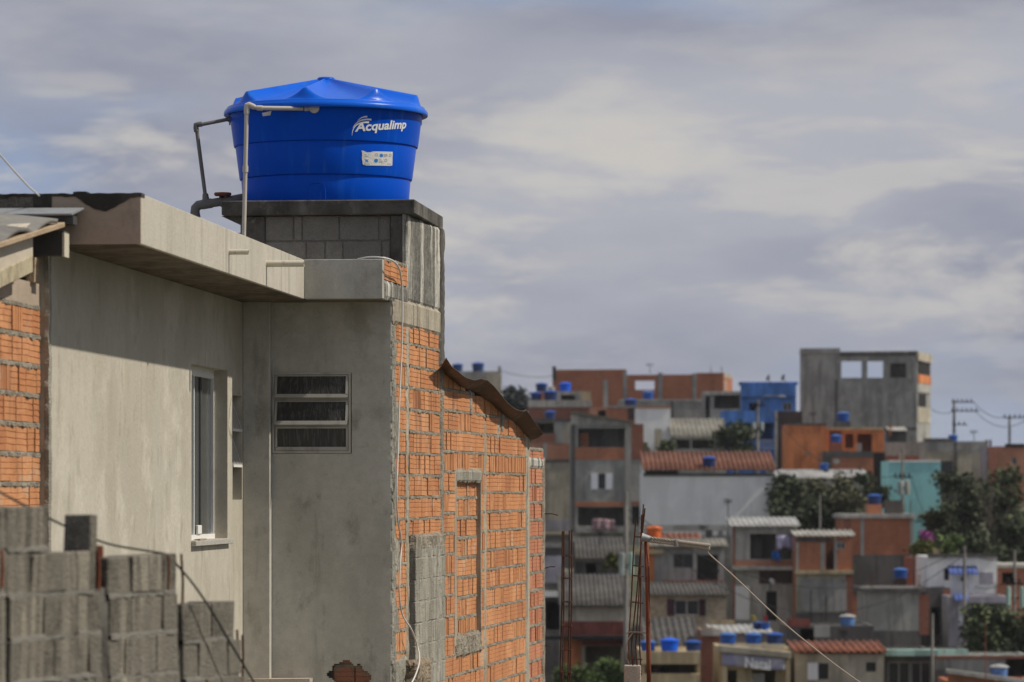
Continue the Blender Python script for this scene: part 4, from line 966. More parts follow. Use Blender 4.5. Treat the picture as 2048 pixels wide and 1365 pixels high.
        m.add([(a1-.2, -.02, zt), (a1-.2, -d, zt), (a1-.2, -d, zb-.05), (a1-.2, -.02, zf-.03), (a1-.02, -.02, zt), (a1-.02, -d, zt), (a1-.02, -d, zb-.05), (a1-.02, -.02, zf-.03)], [(0, 1, 2, 3), (4, 5, 6, 7), (0, 1, 5, 4), (1, 2, 6, 5), (2, 3, 7, 6), (3, 0, 4, 7)])
        m.build('gable', wall, rt)
    return h
def side(h, px0, px1, y0, y1, mat, name, proud=.04):
    fr = h.fr; b0, b1 = onfc(fr, px0, h.a1), onfc(fr, px1, h.a1); Yc = fr(h.a1, (b0+b1)/2, 0).y
    m = MB(fr); m.box(h.a1-.03, h.a1+proud, min(b0, b1), max(b0, b1), ZZ(y1, Yc), ZZ(y0, Yc)); return m.build(name, mat, h.root)

# ---- small roof tanks: one prototype, copies
PB = [(.0, 0), (.385, 0), (.39, .02), (.405, .2), (.412, .205), (.425, .41), (.432, .415), (.445, .6), (.45, .62)]
PLD = [(.44, .60), (.5, .60), (.5, .645), (.47, .66), (.30, .72), (.08, .77), (.0, .775)]
def proto_tank(body, lid):
    t = thing('water_tank', 'x', 'water tank', (0, 0, 0)); mb = MB(); mb.lathe((0, 0, 0), PB, 24); mb.build('tank_body', body, t, smooth=True); mb = MB(); mb.lathe((0, 0, 0), PLD, 24); mb.build('lid', lid, t, smooth=True); return t
PROTO = {}
TG = 'plastic water tanks on the hillside rooftops'
def T(label, px, wpx, h, back=1.2, kind='b', zoff=0.0, squash=1):
    h = HS[h]; fr = h.fr
    if kind not in PROTO:
        t = PROTO[kind] = proto_tank(*{'b': (FTK, FTL), 'n': (FTKN, FTK), 'o': (FTKO, FTKO), 'v': (FTKV, FTKV), 'w': (FFRM, FFRM), 'l': (far('far_tank_faded', (.12, .24, .52)), FFRM)}[kind])
    else:
        s = PROTO[kind]; t = s.copy(); COL.objects.link(t)
        for ch in s.children: c = ch.copy(); COL.objects.link(c); c.parent = t
    a = onpl(fr, px, -back); p = fr(a, -back, 0); w = wpx*p.y/F
    z = h.top
    if hasattr(h, 'roof'): zf, zb, d = h.roof; z = zf+(zb-zf)*(back+.35)/(d+.35)+.02
    t.location = (p.x, p.y, z+zoff); t.scale = (w, w, w*squash); t['label'] = label; t['group'] = TG; t['category'] = 'water tank'
    return t

# ---- trees
LEAFM = {}
def leafmat(n, c): 
    return pmat(n, c, .8, [((.6, .6, .6), .42, .62, tuple(x*.55 for x in c), .7)], 0, fine=0, spec=.25, tint=[(0, tuple(x*.55 for x in c)), (1, tuple(x*1.45 for x in c))])
L1 = leafmat('leaf_dark', (.062, .078, .04)); L2 = leafmat('leaf_mid', (.085, .105, .048)); L3 = leafmat('leaf_yellowgreen', (.12, .13, .035)); L4 = leafmat('leaf_olive', (.105, .105, .058)); L5 = leafmat('leaf_bright', (.10, .145, .045)); L6 = leafmat('blossom_pink', (.42, .12, .36)); L7 = leafmat('leaf_bluish', (.06, .07, .07))
BARK = far('bark', (.13, .11, .09))
def tree(label, px, yb, yt, wpx, Y, leaf, cat='tree', name='tree', dens=1.0, group=None, leafs=.24, bare=False, seed=0):
    rn = random.Random(seed+int(px)); s = Y/F; zb = gz(Y)-.3; zt = ZZ(yt, Y); zc0 = ZZ(yb, Y); X = (px-1024)*s; rw = wpx*s/2; hc = zt-zc0
    zb = min(zb, zc0-.4)
    t = thing(name, label, cat, (X, Y, zb), group)
    m = MB(); r0 = max(.05, min(.22, rw*.09)); mid = Vector((X+rn.uniform(-.1, .1)*rw, Y, zc0+hc*.3))
    m.tube([(X, Y, zb), ((X+mid.x)/2+.1*rw*rn.uniform(-1, 1), Y, (zb+mid.z)/2), mid], [r0, r0*.8, r0*.6], 8, raw=True)
    cl = []
    n = int((9 if not bare else 7)+rw*3)
    for i in range(n):
        th = rn.uniform(0, 6.283); q = rn.uniform(.1, 1)**.6; v = rn.uniform(-.35, 1)
        rr = rw*(.82 if v < .5 else .6)*q
        cl.append(Vector((X+math.cos(th)*rr, Y+math.sin(th)*rr*.8, zc0+hc*(.38+.52*v*rn.uniform(.75, 1)))))
    for c in cl[:9 if not bare else n]:
        k = mid+(c-mid)*.5+Vector((rn.uniform(-.2, .2), rn.uniform(-.2, .2), .1))*rw
        m.tube([mid-Vector((0, 0, hc*.12*rn.random())), k, c], [r0*.45, r0*.28, r0*.1], 5, raw=True)
        if bare:
            for _ in range(4):
                e = c+Vector((rn.uniform(-.5, .5)*rw, rn.uniform(-.4, .4)*rw, rn.uniform(.0, .35)*hc)); m.tube([k+(c-k)*rn.random(), (k+e)/2+Vector((0, 0, .1)), e], [r0*.2, r0*.14, r0*.05], 4, raw=True)
    m.build('trunk', BARK, t)
    cr = MB(); N = int(len(cl)*(170 if not bare else 4)*dens)
    for i in range(N):
        c = rn.choice(cl); sz = rw*.42*rn.uniform(.6, 1.1); d = Vector((rn.gauss(0, .5), rn.gauss(0, .5), rn.gauss(0, .38)))*sz
        p = c+d; p.z = min(p.z, zt); l = leafs*rn.uniform(.4, .95); u = Vector((rn.uniform(-1, 1), rn.uniform(-1, 1), rn.uniform(-.6, .6))).normalized(); v = u.orthogonal().normalized(); v = v*math.cos(2*i)+u.cross(v)*math.sin(2*i)
        cr.add([p-u*l-v*l*.15, p-v*l*.6, p+u*l, p+v*l*.6], [(0, 1, 2, 3)], min(1, max(0, rn.gauss(.5, .28))), raw=True)
    cr.build('crown', leaf, t)
    return t

# ---- poles
def pole(label, px, yt, yb, Y, wpx, arms=(), boxes=(), lamp=None, name='utility_pole', cat='utility pole', mat=None):
    s = Y/F; zb = min(ZZ(yb, Y), gz(Y))-.5; p = W(px, yt, Y); t = thing(name, label, cat, (p.x, Y, zb))
    m = MB(); m.tube([(p.x, Y, zb), p], [wpx*s*.62, wpx*s*.4], 10, raw=True); m.build('pole', mat or FPOLE, t)
    for x0, x1, y in arms:
        q0, q1 = W(x0, y, Y), W(x1, y, Y); m = MB(); m.box(q0.x, q1.x, Y-.14-wpx*s*.5, Y-.03-wpx*s*.4, q0.z-.05, q0.z+.05); ar = m.build('crossarm', FDK, t)
        n = max(2, int(abs(x1-x0)/9))
        for i in range(n):
            x = q0.x+(q1.x-q0.x)*(i+.3)/n; m = MB(); m.lathe((x, Y-.1-wpx*s*.45, q0.z+.05), [(.0, 0), (.05, .0), (.09, .08), (.06, .14), (.085, .2), (.04, .27), (0, .3)], 8); m.build('insulator', FDK, ar)
    for x0, y0, x1, y1, mt in boxes:
        q0, q1 = W(x0, y1, Y), W(x1, y0, Y); r = (q1.x-q0.x)/2; m = MB(); m.lathe(((q0.x+q1.x)/2, Y-.2-r, q0.z), [(0, 0), (r*.95, .02), (r, .1), (r, q1.z-q0.z-.08), (r*.85, q1.z-q0.z), (0, q1.z-q0.z+.03)], 14); bx = m.build('transformer', mt, t)
        m = MB(); m.tube([((q0.x+q1.x)/2, Y-.1, (q0.z+q1.z)/2), (p.x, Y, (q0.z+q1.z)/2)], .05, 6, raw=True); m.build('bracket', FDK, bx)
    if lamp:
        q = W(lamp[0], lamp[1], Y); m = MB(); m.tube([W(px, lamp[2], Y), W((px*2+lamp[0])/3, lamp[1]-1, Y), q], .035, 6, raw=True); a = m.build('lamp_arm', FPOLE, t)
        m = MB(); m.box(q.x-.1, q.x+.45, Y-.12, Y+.12, q.z-.08, q.z+.07); m.build('lamp_head', FFRM, t, bevel=.03)
    return t
def cloth(name, label, cat, px0, py0, px1, py1, Y, mat, group=None):
    m = MB(); n = 24; vs = []; q0, q1 = W(px0, py0, Y), W(px1, py1, Y)
    for i in range(n+1):
        for j in range(5):
            u, v = i/n, j/4; vs.append((q0.x+(q1.x-q0.x)*u, Y+.08*math.sin(u*17)*(.3+v)+.03*math.sin(u*41), q0.z+(q1.z-q0.z)*v*(1+.1*math.sin(u*9))+.05*math.sin(u*5)))
    m.add(vs, [(i*5+j, (i+1)*5+j, (i+1)*5+j+1, i*5+j+1) for i in range(n) for j in range(4)], raw=True)
    o = m.build(name, mat, None, smooth='all', solid=.012); return tag(o, label, cat, group)
def dish(label, px, py, d, Y, mat, aim=(.4, -.8, .4), drop=.8):
    p = W(px, py, Y); t = thing('satellite_dish', label, 'satellite dish', p-Vector((0, 0, drop))); ax = Vector(aim).normalized(); x = ax.orthogonal().normalized(); y = ax.cross(x); r = d*Y/F/2
    vs = []; m = MB()
    for i in range(6):
        q = r*i/5
        for k in range(18): vs.append(p+x*math.cos(k*math.pi/9)*max(q, .003)+y*math.sin(k*math.pi/9)*max(q, .003)+ax*(q*q/r*.35))
    m.add(vs, [(i*18+k, i*18+(k+1) % 18, (i+1)*18+(k+1) % 18, (i+1)*18+k) for i in range(5) for k in range(18)], raw=True); m.build('reflector', mat, t, smooth='all', solid=.02)
    m = MB(); m.tube([p-x*0-ax*.02, p-Vector((0, 0, drop*.4))-ax*.15, p-Vector((0, 0, drop))-ax*.15], .03, 6, raw=True); m.build('mast', FDK, t)
    m = MB(); m.tube([p-Vector((0, 0, r)), p+ax*r*1.0], .015, 5, raw=True); m.build('feed_arm', FDK, t)
    return t

# ---- terrain
def terrain():
    xs = [-1400, -600, -300, -200, -140, -100, -70, -45, -25, -10, 0, 10, 25, 45, 70, 100, 140, 200, 300, 600, 1400]
    ys = [-400, -100, 0, 30, 60, 85, 110, 140, 170, 180, 190, 200, 215, 230, 245, 260, 280, 300, 320, 340, 360, 380, 400, 420, 440, 470, 520, 600, 700, 900, 1200, 2000]
    mb = MB(); vs = [(x, y, gz(y)+(.35*nz(x*.05, y*.05) if y > 100 else 0)-(max(0, abs(x)-70)*.03 if y > 130 else 0)) for y in ys for x in xs]; n = len(xs)
    mb.add(vs, [(j*n+i, j*n+i+1, (j+1)*n+i+1, (j+1)*n+i) for j in range(len(ys)-1) for i in range(n-1)], raw=True)
    o = mb.build('ground', pmat('earth', (.11, .095, .07), .95, [((.3, .3, .3), .40, .56, (.045, .06, .025), .9), ((2, 2, 2), .5, .7, (.22, .19, .15), .6)], .3, 3), None, org=(0, 0, -8)); tag(o, 'bare earth and scrub ground of the valley and hillside', 'ground', kind='structure')
terrain()

# ---- houses, far to near -------------------------------------------------------------
H('ridge_left', 'pale concrete house on the ridge with two dark-blue tanks, seen past the rusty roof sheet', 905, 1003, 743, 430, FG, [('bar', 974, 744, 1003, 860, FBE, 'plaster_panel', .06), ('bar', 996, 733, 1002, 744, FG, 'chimney', .1)])
T('dark-blue water tank nearest the rusty roof sheet on the pale ridge house', 915, 24, 'ridge_left', kind='n'); T('dark-blue water tank second from the rusty roof sheet on the pale ridge house', 956, 27, 'ridge_left', kind='n')
h = H('ridge_brick', 'long unfinished brick building with grey pillars on the ridge skyline', 1105, 1447, 750, 405, FB1, [('thru', 1270, 762, 1309, 780), ('bar', 1105, 739.5, 1252, 751, FB1, 'parapet', .04), ('bar', 1207, 760, 1216, 830, FGL, 'pillar', .1), ('bar', 1247, 740.5, 1254, 830, FG, 'pillar', .12), ('bar', 1316, 746, 1325, 830, FG, 'pillar', .1), ('bar', 1385, 747, 1393, 830, FG, 'pillar', .1), ('bar', 1105, 733, 1112, 760, FGD, 'post', .1), ('bar', 1393, 746, 1447, 751, FB1, 'parapet', .03)], yaw=-10, depth=8)
side(h, 1449, 1452, 762, 785, FGL, 'opening_panel'); side(h, 1448.5, 1462, 748, 757, FBE, 'lintel')
H('ridge_grey', 'tall unfinished grey concrete building with two see-through window openings on the ridge', 1600, 1834, 706, 410, FG, [('thru', 1682, 723, 1723, 756), ('thru', 1734, 723, 1766, 756), ('hole', 1780, 727, 1812, 756), ('in', 1770, 722, 1834, 760, FGD, 'partition'), ('bar', 1600, 697, 1680, 707, FG, 'parapet', .06), ('bar', 1815, 724, 1822, 758, FGL, 'pillar', .1), ('bar', 1680, 703, 1834, 712, FGD, 'beam', .08), ('bar', 1670, 760, 1675, 860, FGD, 'joint', .03), ('bar', 1600, 856, 1834, 861, FGD, 'beam', .05)], ('slab', .15, .1, FGL), yaw=-15.5, depth=9)
h = HS['ridge_grey']
side(h, 1833.5, 1861, 708, 724, FBE, 'roof_edge', .2); side(h, 1835, 1860, 726, 750, FBK, 'opening_panel', .02); side(h, 1835, 1860, 751, 768, FOR, 'orange_lit_panel', .15); side(h, 1836, 1860, 768, 786, FGL, 'balcony', .1); side(h, 1836, 1852, 788, 814, FBK, 'window', .03); side(h, 1836, 1860, 816, 846, FBE, 'wall_panel', .06)  # sunlit tone painted as beige edge and orange panel; black panels paint dark openings
H('brick_hut', 'tiny brick hut under a dark-blue tank beside the ridge brick building', 1072, 1112, 783, 392, FB1, depth=4, name='hut')
T('dark-blue water tank on the tiny brick hut beside the ridge brick building', 1083, 26, 'brick_hut', kind='n'); T('white water tank on the tiny brick hut beside the ridge brick building', 1103, 16, 'brick_hut', .6, 'w')
H('cream_hut', 'small cream hut carrying the vivid blue tank before the ridge brick building', 1115, 1182, 783, 386, FGL, [('bar', 1162, 783, 1182, 815, FTAN, 'plaster_panel', .05), ('hole', 1122, 790, 1150, 812)], depth=5, name='hut')
T('vivid blue round water tank on the small cream hut', 1130, 27, 'cream_hut', 1.0, 'v', squash=1.0)
H('slab_house', 'low house with a pale concrete slab edge below the cream hut', 1056, 1184, 801, 372, FB2, [('bar', 1056, 801, 1184, 815, FGL, 'slab_edge', .12)], depth=6)
T('dark-blue water tank at the far end of the pale slab roof near the rusty sheet', 1072, 26, 'slab_house', kind='n'); T('dark-blue water tank in the middle of the pale slab roof below the vivid blue tank', 1101, 30, 'slab_house', .9, 'n')
H('ridge_base', 'plain grey concrete house with two blue tanks beneath the ridge brick building', 1240, 1412, 799, 388, FG, [('bar', 1240, 799, 1412, 803, FGL, 'slab_edge', .06), ('bar', 1342, 803, 1347, 870, FGD, 'joint', .03)])
H('brick_strip', 'low brick house in the strip behind the dark open terrace', 1180, 1264, 816, 366, FB3, [('hole', 1196, 821, 1214, 836)], depth=5)
H('terrace_block', 'brick block with a brown shutter beside the white gable wall', 1215, 1288, 814, 350, FB1, [('bar', 1256, 817, 1280, 840, FBRN, 'shutter', .06), ('bar', 1215, 812, 1288, 816, FG, 'slab_edge', .08)], depth=6)
T('dark-blue water tank behind the white gable, on the brown-shuttered brick block', 1261, 27, 'terrace_block', 3, 'n'); 
T('blue water tank on the plain grey house, closer to the white gable', 1296, 26, 'ridge_base', 2.2)
H('grey_terrace', 'grey concrete frame house with one dark open storey next to the blue building', 1408, 1484, 783, 376, FG, [('hole', 1428, 791, 1480, 818), ('bar', 1408, 783, 1484, 790, FGL, 'beam', .12), ('hole', 1410, 793, 1420, 842)], depth=6)
H('white_gable', 'windowless white painted house wall above the orange tiled roof', 1274, 1341, 816, 330, FWH, [('bar', 1274, 812.5, 1341, 817, FB3, 'coping', .08)], depth=6)
H('blue_upper', 'bright blue two-storey house with dark roof antennas beside the grey ridge building', 1482, 1592, 767, 362, FBL, [('bar', 1482, 767, 1592, 794, FBL, 'parapet', .4), ('win', 1566, 806, 1584, 822), ('hole', 1498, 806, 1514, 826), ('bar', 1482, 833, 1592, 838, FBLD, 'beam', .1)], ('slab', .2, .12, FBL), depth=7, yaw=-3)
H('dark_house', 'dark brown house wall between the blue house and the orange house', 1554, 1604, 823, 346, FBRN, depth=5)  # walls in a dark brown tone
H('blue_lower', 'lower blue house with balcony parapet and white railing behind the street tree', 1447, 1553, 822, 344, FBL, [('hole', 1470, 848, 1545, 880), ('bar', 1447, 822, 1553, 846, FBL, 'balcony_parapet', .7), ('rail', 1521, 880, 1551, 898, FSHW), ('bar', 1447, 898, 1553, 906, FBL, 'slab_edge', .15), ('bar', 1549, 822, 1553.5, 935, FGL, 'pillar', .75)], depth=6)
dish('dark satellite dish leaning on the blue house roof, nearer the orange brick skyline', 1538, 757, 14, 360, FDK, (-.8, -.2, .35)); dish('dark satellite dish leaning on the blue house roof, nearer the grey ridge building', 1568, 756, 14, 360, FDK, (-.8, -.2, .3))
H('fibre_roof', 'low shed with a weathered grey fibre roof and dark open front by the street tree', 1345, 1452, 878, 326, FG, [('hole', 1353, 880, 1380, 898), ('hole', 1384, 880, 1428, 898)], ('mono', 874, 838, 8, FFIBL, .4, .04, .2), depth=8, name='shed', cat='shed')
H('tank_hut', 'dark hut carrying a blue tank at the foot of the grey ridge building', 1672, 1701, 843, 382, FGD, depth=3, name='hut')
T('blue water tank at the foot of the grey ridge building', 1686, 28, 'tank_hut', .9, 'b')
H('orange_house', 'plain orange painted house wall below the grey ridge building', 1575, 1653, 849, 332, FOR, [('bar', 1612, 905, 1618, 911, FBLK, 'vent', .04), ('bar', 1575, 847, 1653, 851, FGD, 'coping', .06)], depth=7)
H('orange_porch', 'orange house with dark porch openings next to the plain orange wall', 1651, 1768, 856, 337, FOR, [('hole', 1659, 864, 1684, 896), ('hole', 1690, 868, 1707, 897), ('hole', 1714, 868, 1744, 906), ('bar', 1651, 855, 1768, 860, FTAN, 'beam', .08), ('in', 1716, 886, 1726, 906, FWH, 'curtain')], depth=7)
H('brick_annex', 'small brick house with a round vent and concrete top below the orange porch', 1645, 1747, 904, 323, FB1, [('bar', 1645, 903, 1747, 915, FGD, 'beam', .06), ('bar', 1645, 915, 1663, 945, FGD, 'plaster_panel', .04), ('poly', [(1664+8+7*math.cos(k*.628), 923+6*math.sin(k*.628)) for k in range(10)], FGL, 'vent', .05)], depth=5)
H('tank_plinth', 'dark tank plinth standing in front of the orange porch', 1661, 1685, 885, 329, FB2, depth=1.6, name='tank_plinth', cat='plinth')
T('blue water tank on the dark plinth before the orange porch', 1672, 24, 'tank_plinth', .8)
H('dark_gap', 'narrow dark house end beside the brick annex with the round vent', 1746, 1770, 905, 330, FBK, depth=5)
H('grey_band', 'grey plastered house with a brick strip above the turquoise wall', 1766, 1850, 885, 346, FG, [('bar', 1770, 912, 1838, 936, FB2, 'brick_infill', .03), ('bar', 1798, 905, 1802, 936, FGL, 'pillar', .06)], depth=6)
H('roof_shack', 'small zinc rooftop shack below the grey ridge building', 1778, 1813, 861, 356, FFIB, [('bar', 1778, 852, 1783, 872, FOR, 'post', .1)], ('mono', 862, 855, 3, FGL, .4, .03, .1), depth=3, name='shack', cat='shack')
H('beige_block', 'wide beige house with grey top band and dark window beside the turquoise wall', 1848, 1976, 883, 352, FBE, [('bar', 1848, 883, 1976, 904, FG, 'plaster_band', .04), ('win', 1880, 923, 1906, 946, FDK), ('bar', 1908, 884, 1914, 960, FGD, 'joint', .06), ('bar', 1970, 880, 1977, 960, FGL, 'pillar', .1), ('bar', 1848, 877, 1905, 884, FGD, 'slab_edge', .1)], depth=7)
T('blue water tank on the wide beige house with the grey top band', 1906, 21, 'beige_block', 1)
H('pale_link', 'narrow pale house between the wide beige house and the far orange brick house', 1974, 1993, 896, 345, FLI, [('bar', 1979, 880, 1983, 900, FDK, 'flue', .1)], depth=5)
H('orange_brick', 'orange brick house at the photo edge below the ridge poles', 1991, 2070, 893, 340, FB3, [('win', 2024, 915, 2034, 930), ('bar', 2010, 888, 2050, 894, FDK, 'solar_panel', .2)], depth=6)

H('open_terrace', 'grey house with a wide dark open terrace and white window shutters', 1142, 1287, 848, 300, FG, [
    ('hole', 1156, 857, 1250, 895), ('in', 1160, 866, 1178, 897, FB1, 'brick_pier'), ('poly', [(1142, 826), (1150, 826), (1264, 846), (1264, 850), (1142, 850)], FGL, 'gable', .06), ('poly', [(1140, 823.5), (1150, 823.5), (1267, 844), (1267, 847), (1150, 826.5), (1140, 826.5)], FFIBL, 'roof_edge', .5),
    ('bar', 1150, 896, 1250, 920, FB1, 'brick_infill', .03), ('bar', 1263, 849, 1287, 920, FB2, 'brick_infill', .03), ('bar', 1250, 849, 1262, 1064, FGL, 'pillar', .07), ('bar', 1142, 849, 1150, 1064, FGD, 'pillar', .06),
    ('win', 1196, 948, 1211, 978, FDK), ('bar', 1182, 947, 1196, 979, FSHW, 'shutter', .06), ('bar', 1211, 947, 1224, 979, FSHW, 'shutter', .06),
    ('bar', 1150, 1004, 1250, 1013, FB1, 'brick_band', .04), ('bar', 1262, 1003, 1287, 1011, FB2, 'brick_band', .04), ('hole', 1156, 1015, 1250, 1052), ('hole', 1263, 1013, 1284, 1050), ('bar', 1150, 1056, 1250, 1066, FG, 'balcony_edge', .5)], None, depth=9)
cloth('hanging_cloth', 'pink cloth hung over the balcony of the grey open-terrace house', 'cloth', 1184, 1039, 1229, 1060, 299.2, far('cloth_pink', (.5, .33, .36)))
H('left_terrace', 'beige house with a brick band and dark loggia beside the near brick wall', 1040, 1143, 838, 312, FBE, [('hole', 1066, 846, 1108, 868), ('bar', 1112, 842, 1128, 886, FG, 'pillar', .05), ('bar', 1040, 888, 1143, 919, FB3, 'brick_infill', .03), ('bar', 1086, 886, 1094, 920, FG, 'pillar', .07), ('bar', 1040, 838, 1143, 844, FGD, 'beam', .08), ('bar', 1040, 869, 1110, 886, FB2, 'parapet', .04), ('bar', 1040, 1040, 1143, 1062, FLI, 'plaster_band', .04), ('bar', 1040, 919, 1143, 925, FGD, 'slab_edge', .06)])
T('dark-blue water tank on the beige loggia house beside the near brick wall', 1100, 25, 'left_terrace', .8, 'n')
H('pole_hut', 'short pale concrete post house corner before the white gable wall', 1310, 1324, 858, 318, FBE, depth=1.2, name='gatepost', cat='gatepost')
H('white_sheds', 'long shed with a white metal roof partly hidden by trees', 1556, 1735, 958, 312, FGL, (), ('mono', 957, 940, 5, FMET, .35, .03, .2), depth=6, name='shed', cat='shed')
T('small blue water tank on the white metal shed roof below the orange wall', 1648, 19, 'white_sheds', 4.6)
H('white_wall', 'long windowless white house under an orange tiled roof', 1287, 1550, 947, 285, FWH, [('bar', 1287, 947, 1550, 953, FGD, 'eave_shade_band', .06), ('bar', 1291, 941, 1355, 949, FBK, 'gutter', .12), ('bar', 1287, 1050, 1550, 1062, FGL, 'plinth_band', .04)], ('mono', 941, 905, 6.5, FTILE, .36, .07, .1), depth=8)  # dark band below the roof edge paints the eave's shade on the wall
T('dark blue open water tank sitting on the orange tiled roof', 1418, 31, 'white_wall', .9, 'n', zoff=-.1)
H('turquoise', 'turquoise painted house gable among the dark trees', 1777, 1881, 922, 290, FTQ, [('bar', 1777, 921, 1881, 924.5, FWH, 'coping', .06)], depth=6)
h = H('tile_shed', 'low house with an orange tiled roof below the long white wall', 1286, 1402, 1084, 246, FG, (), ('mono', 1083, 1068, 4, FTILO, .36, .06, .1), depth=5)
T('orange plastic water tank on the low orange tiled roof', 1308, 34, 'tile_shed', .9, 'o', zoff=.0)
H('grey_link', 'low grey house corner with roof clutter below the long white wall', 1396, 1462, 1072, 252, FGL, [('bar', 1410, 1060, 1425, 1074, FGD, 'chimney', .1), ('bar', 1436, 1062, 1446, 1074, FG, 'chimney', .1)], depth=5)
H('grey_windows', 'grey house with one barred window and a dark doorway behind the cable bracket', 1296, 1448, 1093, 235, FG, [('win', 1347, 1108, 1386, 1136, FGD), ('door', 1394, 1110, 1436, 1163, FDK, FBK), ('bar', 1296, 1094, 1308, 1165, FOR, 'pillar', .08), ('bar', 1386, 1094, 1393, 1165, FGL, 'pillar', .06), ('bar', 1325, 1161, 1446, 1169, FTILO, 'tile_edge', .8), ('bar', 1270, 1100, 1326, 1108, FTAN, 'gutter', .5)], ('mono', 1093, 1078, 4, FFIBL, .3, .03, .25), depth=7)
H('laundry_house', 'two-storey house with white corrugated roof and lilac laundry on its balcony', 1465, 1593, 1054, 250, FGL, [
    ('hole', 1500, 1068, 1552, 1119), ('in', 1500, 1066, 1526, 1120, FGD, 'door'), ('hole', 1556, 1072, 1584, 1119), ('bar', 1465, 1121, 1593, 1133, FB3, 'brick_parapet', .06), ('bar', 1465, 1133, 1593, 1140, FGL, 'slab_edge', .5), ('bar', 1585, 1054, 1594, 1240, FBE, 'pillar', .1), ('bar', 1518, 1142, 1584, 1168, FBRN, 'recess_panel', .03),
    ('bar', 1465, 1172, 1499, 1240, FWH, 'plaster_panel', .03), ('win', 1475, 1190, 1491, 1210, FDK), ('door', 1532, 1183, 1554, 1242, FDK, FBK), ('bar', 1465, 1054, 1470, 1240, FB2, 'pillar', .08), ('bar', 1500, 1172, 1506, 1242, FBE, 'pillar', .06)], ('mono', 1053, 1035, 5, FMET, .35, .035, .25), depth=8)
cloth('laundry_sheet', 'lilac bed sheet hanging on the balcony of the laundry house', 'laundry', 1553, 1073, 1591, 1098, 249.4, far('cloth_lilac', (.55, .52, .72)))
cloth('laundry_towel', 'small blue towel hanging over the brick balcony of the laundry house', 'laundry', 1544, 1103, 1559, 1121, 249.5, far('cloth_blue', (.05, .2, .62)))
dish('small white satellite dish under the balcony of the laundry house', 1543, 1164, 13, 248.5, FWH, (.5, -.7, .5), .5)
H('fringe_house', 'brick house with a pale corrugated roof fringe and grey roller wall', 1592, 1704, 1074, 247, FB1, [('hole', 1652, 1080, 1668, 1140), ('win', 1674, 1084, 1690, 1099), ('bar', 1592, 1075, 1660, 1084, FGD, 'beam', .08), ('bar', 1641, 1086, 1650, 1140, FGL, 'pillar', .05), ('bar', 1592, 1074, 1597, 1145, FGL, 'pillar', .07), ('bar', 1668, 1075, 1674, 1142, FG, 'pillar', .06), ('bar', 1590, 1141, 1706, 1148, FTAN, 'slab_edge', .4), ('bar', 1592, 1148, 1704, 1300, FBE, 'plaster_panel', .03), ('bar', 1602, 1158, 1693, 1224, FBLK, 'roller_shutter', .08), ('bar', 1692, 1150, 1705, 1232, FB2, 'brick_infill', .07), ('bar', 1592, 1226, 1704, 1300, FGD, 'dark_wall', .06)], ('mono', 1073, 1062, 3, FGL, .35, .05, .2), depth=7)  # lowest wall panel in a darker grey
H('big_brick', 'large red brick house with a white slab roof and rooftop tank box', 1688, 1826, 1037, 262, FB1, [('bar', 1721, 1036, 1728, 1112, FG, 'pillar', .06), ('bar', 1706, 1110, 1826, 1190, FGD, 'lower_wall', .04), ('bar', 1820, 1036, 1827, 1190, FG, 'pillar', .08), ('bar', 1688, 1036, 1702, 1110, FB2, 'brick_infill', .03)], ('slab', .2, .28, FGL), depth=7)
H('tank_box', 'brick box under the tank on the white slab roof of the big brick house', 1735, 1764, 1009, 263.5, FB1, depth=1.6, name='tank_plinth', cat='plinth')
T('dark-blue water tank on the brick box of the big red brick house', 1749, 31, 'tank_box', .8, 'n')
H('stair_box', 'dark grey stair box on the white slab roof of the big brick house', 1774, 1804, 1001, 264.5, FGD, depth=2, name='stair_box', cat='stair box')
H('pale_block', 'pale block-walled house with concrete slab roof below the big brick house', 1732, 1843, 1184, 232, FBLK, [('bar', 1838, 1190, 1858, 1270, FB2, 'brick_infill', .04), ('bar', 1732, 1262, 1843, 1300, FGD, 'dark_wall', .03)], ('slab', .25, .22, FGD), depth=6)  # darker grey panel along the wall foot
H('tank_stand', 'brown stand holding a blue tank behind the pale block-walled house', 1792, 1812, 1157, 240, FBRN, depth=1.4, name='tank_plinth', cat='plinth')
T('blue water tank on the brown stand behind the pale block-walled house', 1801, 31, 'tank_stand', .7)
H('dark_brick', 'narrow dark brick house beside the white house with the blue awning', 1827, 1857, 1117, 247, FB2, depth=6)
H('awning_house', 'white house with a blue tiled awning over its door', 1855, 1994, 1114, 240, FWH, [('win', 1888, 1137, 1898, 1161, FDK), ('bar', 1903, 1149, 1946, 1192, FSHW, 'door', .04), ('awn', 1895, 1133, 1953, 1149, FAWN), ('bar', 1959, 1145, 1986, 1169, FLI, 'shutter', .06), ('bar', 1855, 1108, 1994, 1115, FGD, 'roof_edge', .3), ('bar', 1922, 1154, 1930, 1163, FDK, 'wall_lamp', .2), ('bar', 1866, 1099, 1878, 1110, FTAN, 'chimney', .1)], None, depth=7)
H('brick_edge', 'brick house with a pale slab roof at the photo edge beside the awning house', 1992, 2070, 1136, 246, FB2, [('hole', 2004, 1146, 2030, 1168)], ('slab', .3, .22, FGL), depth=6)
H('lilac_house', 'lilac-grey house with a blue shop front in front of the awning house', 1898, 2016, 1193, 233, FLI, [('bar', 1941, 1216, 1972, 1250, FBLD, 'shop_front', .04), ('awn', 1906, 1188, 1934, 1202, FAWN), ('hole', 1974, 1216, 2000, 1250), ('door', 1917, 1213, 1926, 1250, FSHW, FSHW), ('bar', 1930, 1206, 2016, 1213, FGD, 'beam', .2)], None, depth=6)
H('dirty_end', 'dark grey house end with brick edge below the awning house', 1856, 1900, 1176, 237, FGD, [('bar', 1885, 1180, 1901, 1310, FB2, 'brick_infill', .04), ('hole', 1862, 1215, 1880, 1270)], depth=5)

